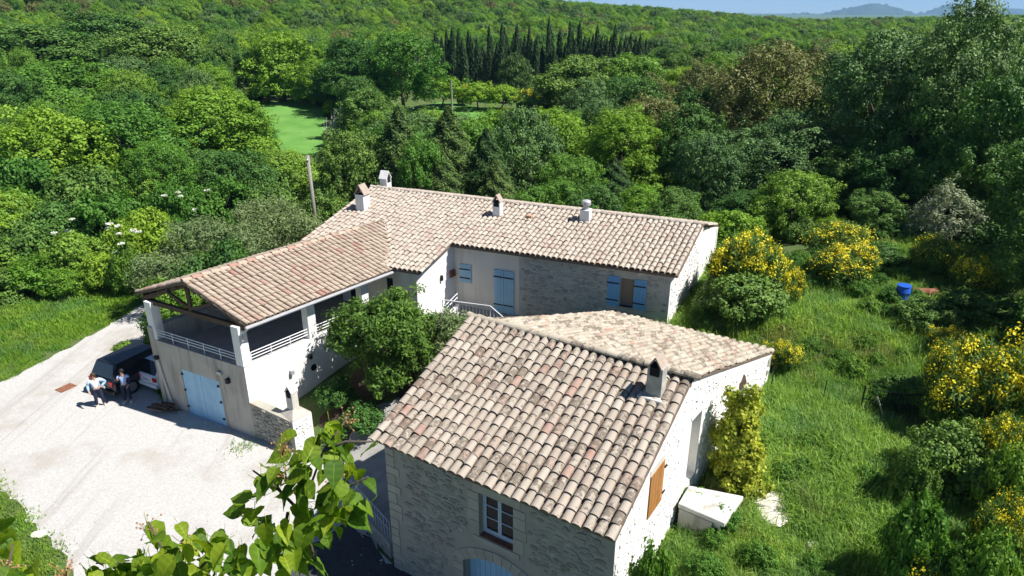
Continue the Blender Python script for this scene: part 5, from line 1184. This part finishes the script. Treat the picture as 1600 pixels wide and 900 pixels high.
# ------------------------------------------------------------------ things in the yard and meadow
def car(name, loc, az, L, Wd, Ht, paint, label, sections, belt, wheel_r=.34):
    """sections: (t along length 0 rear..1 front, hood/belt height, roof height or None)"""
    e = empty(name, (loc[0], loc[1], .02), label, 'car', None, R(-az)); hw = Wd / 2
    def ring(t, top, k):            # lower body section: x across, y along
        y = t * L; s = k
        return [(-hw * s * .86, y, .22), (hw * s * .86, y, .22), (hw * s, y, .42), (hw * s * 1.0, y, top * .72), (hw * s * .93, y, top), (-hw * s * .93, y, top), (-hw * s, y, top * .72), (-hw * s, y, .42)]
    b = MB(); rg = [ring(*q) for q in sections]; n = 8; vs = [p for q in rg for p in q]
    fs = [(i * n + j, i * n + (j + 1) % n, (i + 1) * n + (j + 1) % n, (i + 1) * n + j) for i in range(len(rg) - 1) for j in range(n)]
    fs += [tuple(range(n - 1, -1, -1)), tuple((len(rg) - 1) * n + j for j in range(n))]
    b.mesh(vs, [f[::-1] for f in fs]); body = b.build('body', paint, e, True, .05)
    (r0, r1, f1, f0) = belt[:4]; zb, zr = belt[4], Ht; wb, wr = hw * .93, hw * .74
    g = MB(); base = [(-wb, r0 * L, zb), (wb, r0 * L, zb), (wb, f0 * L, zb), (-wb, f0 * L, zb)]; top = [(-wr, r1 * L, zr - .04), (wr, r1 * L, zr - .04), (wr, f1 * L, zr), (-wr, f1 * L, zr)]
    g.hexa(base + top); cabin = g.build('cabin', paint, e, False, .06)
    def pane(a, b_, c, d, nm, m=.1):
        q = [np.array(p, float) for p in (a, b_, c, d)]; ctr = sum(q) / 4; nn = nrm(np.cross(q[1] - q[0], q[3] - q[0])); q = [p + (ctr - p) * m for p in q]
        if nn @ (ctr - np.array([0, .5 * L, .8])) < 0: nn = -nn
        v = MB(); v.poly([p + nn * .012 for p in q]); v.build(nm, m_glass, e)
    pane(base[0], base[1], top[1], top[0], 'rear_window'); pane(base[2], base[3], top[3], top[2], 'windscreen')
    for s, (i0, i1) in ((0, (0, 3)), (1, (1, 2))):
        A, B, Ct, Dt = map(np.array, (base[i0], base[i1], top[i1], top[i0])); 
        for t0, t1 in ((.04, .46), (.5, .96)):
            pane(A + (B - A) * t0, A + (B - A) * t1, Dt + (Ct - Dt) * t1, Dt + (Ct - Dt) * t0, 'side_window', .12)
    for sx in (-1, 1):
        for t in (.19, .81):
            w = MB(); c = np.array([sx * (hw - .1), t * L, wheel_r]); w.tube([c - [.11, 0, 0], c + [.11, 0, 0]], wheel_r, 18); wh = w.build('wheel', m_rubber, e)
            w = MB(); w.tube([c + [sx * .10, 0, 0], c + [sx * .125, 0, 0]], wheel_r * .62, 14); w.build('rim', m_rim, wh)
        v = MB(); v.box((sx * hw * .8, -.015, zb * .82), (.24, .06, .2)); v.build('tail_light', m_red, e)
        v = MB(); v.box((sx * (hw + .08), f0 * L - .25, zb + .08), (.2, .1, .13)); v.build('mirror', paint, e)
        v = MB(); v.box((sx * hw * .72, L + .005, zb * .74), (.3, .06, .14)); v.build('headlight', m_zinc, e)
    v = MB(); v.box((0, -.03, .42), (Wd * .96, .14, .2)); v.build('bumper', paint if paint is m_carwhite else m_rubber, e, False, .04)
    v = MB(); v.box((.05, -.06, .62), (.5, .03, .11)); v.build('number_plate', m_carwhite, e)
    return e
suv = car('black_car', (-19.3, 28.05), 27, 4.5, 1.84, 1.7, m_carblack, 'black estate car parked in the shade beside the garage wing',
    [(0, .98, .93), (.04, 1.04, .98), (.3, 1.04, 1), (.68, 1.02, 1), (.74, .99, 1), (.95, .84, .96), (1, .70, .88)], (.02, .09, .56, .72, 1.02), .36)
wc = car('white_car', (-17.5, 28.6), 28, 3.6, 1.62, 1.45, m_carwhite, 'small white hatchback with a pink sticker parked behind the garage corner',
    [(0, .88, .95), (.05, .93, .99), (.35, .93, 1), (.70, .92, 1), (.78, .90, 1), (.95, .78, .95), (1, .66, .88)], (.01, .15, .58, .76, .92), .29)
v = MB(); v.tube([(-.42, -.015, .76), (-.42, -.028, .76)], .1, 14); v.build('pink_sticker', m_pink, wc)

def person(loc, az, joints, shirt, jacket, trousers, hair, label, long_hair=False):
    """joints: dict of positions (x right, y forward, z up) of a 1.7 m figure"""
    e = empty('person', (loc[0], loc[1], .02), label, 'person', None, R(-az)); J = {k: np.array(v, float) for k, v in joints.items()}
    skin_m = MATS.get('skin') or surf('skin', [(0.50, 0.30, 0.21)], rough=.6)
    def skin(name, verts, edges, mat, root=0):
        bm = bmesh.new(); lay = bm.verts.layers.skin.verify(); vs = []
        for i, (p, r_) in enumerate(verts):
            v = bm.verts.new(p); v[lay].radius = (r_, r_) if np.isscalar(r_) else r_; v[lay].use_root = (i == root); vs.append(v)
        for a, b in edges: bm.edges.new((vs[a], vs[b]))
        me = bpy.data.meshes.new(name); bm.to_mesh(me); bm.free(); me.materials.append(mat); o = link(name, me, e)
        m = o.modifiers.new('skin', 'SKIN'); m.use_smooth_shade = True; m.branch_smoothing = .4; s = o.modifiers.new('sub', 'SUBSURF'); s.levels = 1; s.render_levels = 2; return o
    V = [(J['pelvis'], .125), (J['waist'], .115), (J['chest'], .135), (J['neck'], .055), (J['head'], .085), (J['crown'], .07)]
    E_ = [(0, 1), (1, 2), (2, 3), (3, 4), (4, 5)]
    for s in 'lr':
        b = len(V); V += [(J['sh' + s], .065), (J['el' + s], .045), (J['wr' + s], .034), (J['ha' + s], .042), (J['hip' + s], .095), (J['kn' + s], .065), (J['an' + s], .045), (J['to' + s], .04)]
        E_ += [(2, b), (b, b + 1), (b + 1, b + 2), (b + 2, b + 3), (0, b + 4), (b + 4, b + 5), (b + 5, b + 6), (b + 6, b + 7)]
        h = J['ha' + s]; d = nrm(h - J['wr' + s]); sd = nrm(np.cross(d, (0.3, .2, 1)))
        for k in range(5):
            q = h + d * .02 + sd * (k - 1.5) * .02; b2 = len(V); ln = (.075, .085, .08, .065, .05)[k]; tip = q + d * ln + np.array([0, .01, -.015]) if k < 4 else h + sd * .06 + d * .03
            V += [(q + d * ln * .5 if k < 4 else h + sd * .045, .0095), (tip, .008)]; E_ += [(b + 3, b2), (b2, b2 + 1)]
    body = skin('body', V, E_, skin_m)
    skin('trousers', [(J['pelvis'] + [0, 0, .1], .135)] + [(J[k + s], r_) for s in 'lr' for k, r_ in (('hip', .108), ('kn', .08), ('an', .066))], [(0, 1), (1, 2), (2, 3), (0, 4), (4, 5), (5, 6)], trousers)
    skin('shirt', [(J['chest'], .15), (J['waist'], .132), (J['pelvis'] + [0, 0, -.03], .15), (J['neck'] - [0, 0, .03], .075)] + [(J[k + s], r_) for s in 'lr' for k, r_ in (('sh', .085), ('el', .062))] , [(0, 1), (1, 2), (0, 3), (0, 4), (4, 5), (0, 6), (6, 7)], shirt)
    if jacket:
        for s in 'lr':
            sg = -1 if s == 'l' else 1
            skin('jacket', [(J['sh' + s], .095), (J['el' + s], .072), (J['wr' + s], .052), (J['chest'] + [sg * .1, -.03, 0], .10), (J['pelvis'] + [sg * .11, -.03, .02], .085)], [(0, 1), (1, 2), (0, 3), (3, 4)], jacket)
    hd = J['head']; hm = MB(); hm.lathe((hd[0], hd[1] - .015, hd[2] - .01), [(.105, -.02), (.115, .04), (.105, .1), (.07, .145), (.02, .165)], 12); hr = hm.build('hair', hair, e, True)
    if long_hair: skin('hair_fall', [(hd + [0, -.06, .03], .075), (hd + [0, -.09, -.12], .06), (hd + [0, -.09, -.24], .03)], [(0, 1), (1, 2)], hair)
    fc = MB()
    for sx in (-1, 1): fc.lathe((sx * .033, hd[1] + .078, hd[2] + .005), [(.004, -.008), (.011, 0), (.004, .008)], 8)
    o = fc.build('eyes', m_dark, e); o.location = (hd[0], 0, 0)
    fc = MB(); fc.beam(hd + [0, .08, .01], hd + [0, .108, -.03], .022, .03); fc.build('nose', skin_m, e)
    fc = MB(); fc.beam(hd + [-.022, .082, -.055], hd + [.022, .082, -.055], .012, .012); fc.build('mouth', MATS.get('lip') or surf('lip', [(.4, .13, .11)], rough=.5), e)
    for sx in (-1, 1): fc = MB(); fc.box(hd + [sx * .09, -.01, -.01], (.02, .045, .06)); fc.build('ear', skin_m, e, False, .008)
    for s in 'lr':
        a, t = J['an' + s], J['to' + s]; fc = MB(); d = nrm([*(t - a)[:2], 0]); sd = np.array([d[1], -d[0], 0]); p = np.array([a[0], a[1], 0]); 
        fc.hexa([p - d * .08 - sd * .05, p + d * .2 - sd * .045, p + d * .2 + sd * .045, p - d * .08 + sd * .05, p - d * .08 - sd * .045 + [0, 0, .1], p + d * .2 - sd * .03 + [0, 0, .05], p + d * .2 + sd * .03 + [0, 0, .05], p - d * .08 + sd * .045 + [0, 0, .1]]); fc.build('shoe', MATS.get('shoe') or surf('shoe', [(.7, .7, .68)], rough=.6), e, False, .02)
    return e
STAND = dict(pelvis=(0, 0, .93), waist=(0, 0, 1.08), chest=(0, .0, 1.30), neck=(0, .01, 1.47), head=(0, .03, 1.60), crown=(0, .02, 1.68),
    shl=(-.19, 0, 1.38), ell=(-.25, -.02, 1.12), wrl=(-.24, .08, .9), hal=(-.24, .1, .82), shr=(.19, 0, 1.38), elr=(.25, -.02, 1.12), wrr=(.24, .08, .9), har=(.24, .1, .82),
    hipl=(-.1, 0, .88), knl=(-.11, .03, .5), anl=(-.12, 0, .09), tol=(-.13, .13, .04), hipr=(.1, 0, .88), knr=(.11, .03, .5), anr=(.13, .02, .09), tor=(.16, .14, .04))
A_ = dict(STAND); A_.update(ell=(-.42, -.05, 1.16), wrl=(-.22, .06, 1.02), hal=(-.16, .08, .99), elr=(.32, -.02, 1.14), wrr=(.3, .14, .95), har=(.28, .2, .9), anl=(-.16, -.04, .09), tol=(-.2, .09, .04), knl=(-.14, .02, .5))
B_ = dict(STAND); B_.update(elr=(.26, .12, 1.14), wrr=(.14, .3, 1.34), har=(.12, .34, 1.42), ell=(-.27, 0, 1.12), wrl=(-.2, .16, .95), hal=(-.18, .22, .92))
c_white = surf('white_cotton', [(.72, .73, .75)], rough=.9); c_ltblue = surf('pale_blue_denim', [(.30, .45, .58)], rough=.9); c_navy = surf('navy_cloth', [(.018, .022, .05)], rough=.9); c_sky = surf('blue_cotton', [(.32, .44, .68)], rough=.9)
c_hair1 = surf('brown_hair', [(.05, .028, .016)], rough=.6); c_hair2 = surf('black_hair', [(.012, .01, .009)], rough=.6)
person((-19.05, 27.25), 150, A_, c_white, c_ltblue, c_navy, c_hair1, 'person in white top and pale blue jacket with hand on hip in the sunny yard', True)
person((-17.95, 27.62), 165, B_, c_sky, c_navy, c_navy, c_hair2, 'person in dark jacket and blue shirt standing in the shade by the cars')

def thing1(name, mb, mat, label, cat, **kw): return tag(mb.build(name, mat, None, **kw), label, cat)
v = MB(); c = at_z(103, 606, .03); v.box((c[0], c[1], .035), (.75, .55, .02), 118); thing1('manhole_cover', v, m_rust, 'rusty rectangular drain cover set in the gravel yard', 'drain cover')
# timber heap against the garage corner
hp = empty('scrap_heap', (-15.9, 26.7, 0), 'dark heap of scrap timber on the ground by the garage corner', 'scrap')
for i in range(7):
    v = MB(); a = rnd.uniform(95, 140); c = np.array([-15.9 + rnd.uniform(-.35, .35), 26.75 + rnd.uniform(-.25, .25), .06 + .05 * i]); d = azv(a) * rnd.uniform(.3, .55); v.beam(c - d, c + d + [0, 0, .05], rnd.uniform(.1, .2), .05); part(v, 'board', m_timber, hp)
# utility pole
pp = at_dist(480.5, 243, 46); g = T1(pp[0], pp[1]); up_ = empty('utility_pole', (pp[0], pp[1], g), 'weathered wooden utility pole behind the olive trees', 'pole')
v = MB(); v.tube([(.06, 0, -.4), (0, 0, pp[2] - g)], [.15, .115], 10); v.build('pole', m_palebark, up_, True)
v = MB(); v.box((0, -.05, pp[2] - g - .35), (.1, .25, .1)); v.build('bracket', m_rust, up_)
v = MB(); v.lathe((0, -.17, pp[2] - g - .32), [(.03, 0), (.06, .05), (.05, .1), (.02, .13)], 8); v.build('insulator', m_white, up_)
c = at_dist(705, 130, 100); v = MB(); g = T1(c[0], c[1]); v.tube([(c[0], c[1], g - .3), (c[0], c[1], c[2] + .3)], [.16, .12], 8); thing1('wooden_pole', v, m_palebark, 'short wooden pole on the sunny orchard grass', 'pole')
q = at_dist(522, 232, 76); g = T1(q[0], q[1]); ds = empty('bare_sapling', (q[0], q[1], g), 'pale leafless sapling at the edge of the small green field', 'tree'); r = np.random.default_rng(12)
for i in range(7):
    v = MB(); b = np.array([r.uniform(-.5, .5), r.uniform(-.3, .3), -.1]); t = b + [r.uniform(-1.0, 1.0), r.uniform(-.4, .4), r.uniform(3.2, 6.0)]; v.tube([b, (b + t) / 2 + r.normal(0, .15, 3), t], [.07, .045, .015], 5); v.build('stem', m_rock, ds)
    for k in range(5):
        v = MB(); p = b + (t - b) * r.uniform(.35, .95); v.tube([p, p + [r.uniform(-.8, .8), r.uniform(-.3, .3), r.uniform(.2, .8)]], [.025, .008], 4); v.build('twig', m_rock, ds)
# blue barrel and rusty drum
def barrel(name, c, mat, label, cat, lie=None):
    e = empty(name, tuple(c), label, cat); prof = [(.26, 0), (.29, .03), (.29, .28), (.305, .3), (.29, .32), (.29, .58), (.305, .6), (.29, .62), (.285, .86), (.26, .9)]
    v = MB(); v.lathe((0, 0, 0), prof, 18); b = v.build('drum', mat, e, True)
    v = MB(); v.lathe((0, 0, .885), [(.29, 0), (.3, .02), (.27, .03)], 18); v.build('rim', mat, e)
    v = MB(); v.lathe((0, 0, .9), [(.24, 0), (.24, .006)], 18); v.build('inside', m_dark, e)
    if lie is not None: e.rotation_euler = (R(88), 0, R(lie)); e.location.z += .28
    return e
bp = at_z(1407, 476, 4.5); bz = T1(bp[0], bp[1]); bp = at_z(1407, 474, bz); barrel('blue_barrel', (bp[0], bp[1], T1(bp[0], bp[1]) + .02), m_barrel, 'upright blue plastic barrel in the upper meadow', 'barrel')
q = (bp[0] + .5, bp[1] + .3); e = barrel('rusty_drum', (q[0], q[1], T1(*q) + .05), m_rust, 'rusty brown drum lying beside the blue barrel', 'drum', 80); e.scale = (.8, .8, 1.25)
# iron gate with leaning stick
g0 = at_z(1344, 641, 3.1); g1q = at_z(1398, 652, 3.1); g2q = at_z(1433, 655, 3.1)
gt = empty('iron_gate', (g0[0], g0[1], T1(g0[0], g0[1])), 'rusty black iron gate panels standing in the meadow', 'gate')
for p in (g0, g1q, g2q):
    v = MB(); z = T1(p[0], p[1]); v.tube([(p[0], p[1], z - .2), (p[0], p[1], z + 1.25)], .035, 6); part(v, 'post', m_iron, gt)
for a, b in ((g0, g1q), (g1q, g2q)):
    za, zb_ = T1(a[0], a[1]), T1(b[0], b[1])
    for h in (1.15, .7, .2):
        v = MB(); v.tube([(a[0], a[1], za + h), (b[0], b[1], zb_ + h)], .018, 5); part(v, 'rail', m_iron, gt)
    for i in range(1, 9):
        t = i / 9; v = MB(); p = a + (b - a) * t; z = za + (zb_ - za) * t; v.tube([(p[0], p[1], z + .2), (p[0], p[1], z + 1.15)], .01, 4); part(v, 'bar', m_iron, gt)
s0, s1 = at_dist(1370, 622, g0[1] - .5), at_dist(1390, 668, g0[1] - 1.0); v = MB(); v.tube([(s0[0], s0[1], T1(s0[0], s0[1]) + 1.1), (s1[0], s1[1], T1(s1[0], s1[1]) - .02)], [.028, .035], 6); thing1('leaning_stick', v, m_palebark, 'pale bare stick leaning on the iron gate', 'stick')
for px, py, lab in ((1284, 632, 'thin iron stake left of the iron gate'), (1205, 602, 'thin iron stake by the far corner of the barn')):
    p = at_z(px, py, 3.1); z = T1(p[0], p[1]); v = MB(); v.tube([(p[0], p[1], z - .2), (p[0] + .02, p[1], z + 1.2)], .022, 6); thing1('iron_stake', v, m_iron, lab, 'stake')
# stones
def rock(c, s, seed, label, flat=.5):
    bm = bmesh.new(); bmesh.ops.create_icosphere(bm, subdivisions=2, radius=1); r = random.Random(seed)
    for vv in bm.verts: k = 1 + r.uniform(-.2, .2); vv.co = Vector((vv.co.x * s * k, vv.co.y * s * k * .8, vv.co.z * s * flat * k))
    me = bpy.data.meshes.new('rock'); bm.to_mesh(me); bm.free(); me.materials.append(m_rock); o = link('rock', me); o.location = (c[0], c[1], T1(c[0], c[1]) + s * flat * .3); tag(o, label, 'rock')
for i, (px, py, z, s, lab) in enumerate([(61, 836, 0, .26, 'white rock on the grass edge at the lower left of the yard'), (1203, 778, 2.6, .62, 'flat pale stone in the grass beyond the landing'), (1210, 802, 2.55, .55, 'flat pale stone nearest the landing'),
        (1270, 852, 2.3, .22, 'small pale stone half sunk in the lower meadow'), (1090, 838, 2.2, .2, 'small stone under the landing'), (118, 857, 0, .1, 'pebble on the lower left yard edge')]):
    c = at_z(px, py, z); rock(c, s, 60 + i, lab, .3 if s < .4 else .2)

v = MB(); r = np.random.default_rng(3); k = 0
while k < 520:
    x, y = r.uniform(-27, -4), r.uniform(14, 40); d = float(yard_sd(x, y)[0])
    if d > -.02 or r.uniform() > math.exp(d * .55) + .06: continue
    s_ = r.uniform(.015, .05) * (1.5 if d > -.4 else 1); p = np.array([x, y, .02]); a = r.uniform(0, 6.28, 5); a.sort(); ring = [p + [math.cos(t) * s_, math.sin(t) * s_, 0] for t in a]
    v.mesh(ring + [p + [0, 0, s_ * .7]], [(i, (i + 1) % 5, 5) for i in range(5)]); k += 1
tag(v.build('loose_stones', m_rock), 'loose pale stones scattered along the edges of the gravel yard', 'gravel', kind='stuff')

# ------------------------------------------------------------------ the catalpa whose top twigs reach into the bottom of the view
cat_ = empty('catalpa_tree', (-3.2, 1.2, 0), 'tall large leaved tree whose sunlit top twigs show along the bottom edge', 'tree')
def leaf_me(seed):
    r = random.Random(seed); mb = MB(); rows = [(0.0, .03), (.03, .22), (.10, .33), (.2, .38), (.32, .38), (.45, .34), (.58, .27), (.70, .19), (.82, .11), (.92, .045), (1.0, .0)]
    bend, fold, tw = r.uniform(.1, .7), r.uniform(.1, .55), r.uniform(-.25, .25); vs = []; cols = (-1, -.72, -.38, -.035, .035, .38, .72, 1); n = len(cols)
    for i, (t, w) in enumerate(rows):
        z = -bend * t * t * .6
        for sx in cols:
            back = -.10 * abs(sx) if t < .06 else -.03 * abs(sx); rip = (.012 if i % 2 else -.012) * (abs(sx) > .1)
            vs.append((sx * w + tw * t * t, t + back, z + abs(sx) ** 1.3 * w * fold + rip + sx * w * tw + r.uniform(-.006, .006)))
    fs = []; tint = []; base = r.uniform(.1, .6)
    for i in range(len(rows) - 1):
        for j in range(n - 1):
            fs.append((i * n + j, i * n + j + 1, (i + 1) * n + j + 1, (i + 1) * n + j)); tint.append(1.0 if j == 3 else base + (.14 if i % 2 else 0) + r.uniform(-.04, .04))
    mb.mesh(vs, fs); k = len(mb.f); mb.tube([(0, .02, 0), (0, -.25, .03), (0, -.5, .12)], [.014, .012, .012], 4)
    mb.c = tint + [.9] * (len(mb.f) - k); return mb.me('leaf', LM['catalpa'], True)
LEAFS = [leaf_me(i) for i in range(8)]
TW = [  # twigs: list of (px, py, distance)
    [(560, 1050, 4.6), (500, 900, 4.7), (470, 800, 4.8), (505, 705, 4.9), (545, 650, 5.0)], [(470, 800, 4.8), (430, 760, 4.7), (395, 735, 4.6)], [(500, 790, 4.8), (545, 760, 4.7), (575, 745, 4.6)],
    [(240, 1080, 4.0), (270, 930, 4.2), (250, 850, 4.3), (232, 815, 4.4)], [(270, 930, 4.2), (330, 870, 4.1), (350, 830, 4.2)], [(265, 940, 4.1), (190, 880, 4.2), (150, 880, 4.2)], [(-40, 1050, 3.9), (5, 930, 4.0), (20, 850, 4.1)],
    [(450, 800, 4.8), (440, 850, 4.6), (420, 880, 4.5)], [(505, 705, 4.9), (540, 690, 4.9), (585, 690, 4.9)]]
start = np.array([-3.2, 1.2, 0.0]); v = MB(); v.tube([start - [0, 0, .3], (-3.1, 1.3, 4), (-2.9, 1.6, 8), (-2.7, 2.0, 11)], [.26, .22, .17, .12], 10); part(v, 'trunk', m_bark, cat_, True)
for k, tw in enumerate(TW):
    pts = [at_dist(*q) for q in tw]; v = MB()
    if k in (0, 3, 6): pts = [np.array([-2.7, 2.0, 10.9]), (np.array([-2.7, 2.0, 10.9]) + pts[0]) / 2 + [0, .2, -.1]] + pts; rad = [.07, .05] + list(np.linspace(.022, .006, len(pts) - 2))
    else: rad = list(np.linspace(.016, .007, len(pts)))
    v.tube(pts, rad, 6); part(v, 'branch', m_bark, cat_, True)
lr = np.random.default_rng(77)
def region(cx, cy, rx, ry, n, d0): return [(cx + rx * a * math.sqrt(b), cy + ry * c_ * math.sqrt(b), d0 + lr.uniform(-.35, .35)) for a, c_, b in [(math.cos(t), math.sin(t), lr.uniform(0, 1)) for t in lr.uniform(0, 6.283, n)]]
spots = region(500, 700, 62, 40, 30, 4.9) + region(450, 785, 75, 60, 56, 4.75) + region(525, 790, 52, 50, 24, 4.8) + region(435, 855, 60, 40, 26, 4.6) + region(300, 876, 92, 42, 64, 4.15) + region(190, 890, 65, 28, 30, 4.2) + region(10, 870, 45, 60, 16, 4.05) + [(583, 698, 5.0), (572, 752, 4.7), (232, 822, 4.4), (490, 850, 4.6), (555, 735, 4.8), (350, 830, 4.2), (280, 820, 4.3)]
for i, (px, py, d) in enumerate(spots):
    o = link('leaf', LEAFS[lr.integers(8)]); attach(o, cat_); p = at_dist(px, py, d); s = lr.uniform(.14, .235)
    o.matrix_basis = Matrix.Translation(Vector(p)) @ Matrix.Rotation(lr.uniform(0, 6.283), 4, 'Z') @ Matrix.Rotation(R(lr.uniform(-75, -5)), 4, 'X') @ Matrix.Rotation(R(lr.normal(0, 22)), 4, 'Y') @ Matrix.Scale(s, 4)
for px, py, d in ((540, 655, 5.0), (447, 745, 4.7), (525, 742, 4.8), (228, 825, 4.4), (292, 856, 4.2), (100, 893, 4.2), (440, 700, 4.9), (8, 890, 4.0)):
    p = at_dist(px, py, d); v = MB(); r = np.random.default_rng(int(px))
    for i in range(22):
        a = p + r.normal(0, 1, 3) * [.05, .05, .045]; v.tube([p + [0, 0, -.08], (p + a) / 2, a], [.003, .002, .0015], 3, False); v.lathe(a, [(.003, -.009), (.01, 0), (.004, .01)], 5)
    part(v, 'seed_cluster', m_seed, cat_)

# ------------------------------------------------------------------ the air
hz = MB(); hz.hexa([(-11000, -11000, -95), (11000, -11000, -95), (11000, 11000, -95), (-11000, 11000, -95), (-11000, -11000, 230), (11000, -11000, 230), (11000, 11000, 230), (-11000, 11000, 230)])
hm_ = bpy.data.materials.new('haze'); hm_.use_nodes = True; nt = hm_.node_tree; nt.nodes.clear(); out = nt.nodes.new('ShaderNodeOutputMaterial'); pv = nt.nodes.new('ShaderNodeVolumePrincipled')
pv.inputs['Color'].default_value = (0.32, 0.62, 1.0, 1); pv.inputs['Density'].default_value = 1.0e-4; pv.inputs['Anisotropy'].default_value = 0.0
nt.links.new(pv.outputs[0], out.inputs['Volume']); tag(hz.build('haze', hm_), 'thin blue summer haze in the far air', 'haze', kind='stuff')
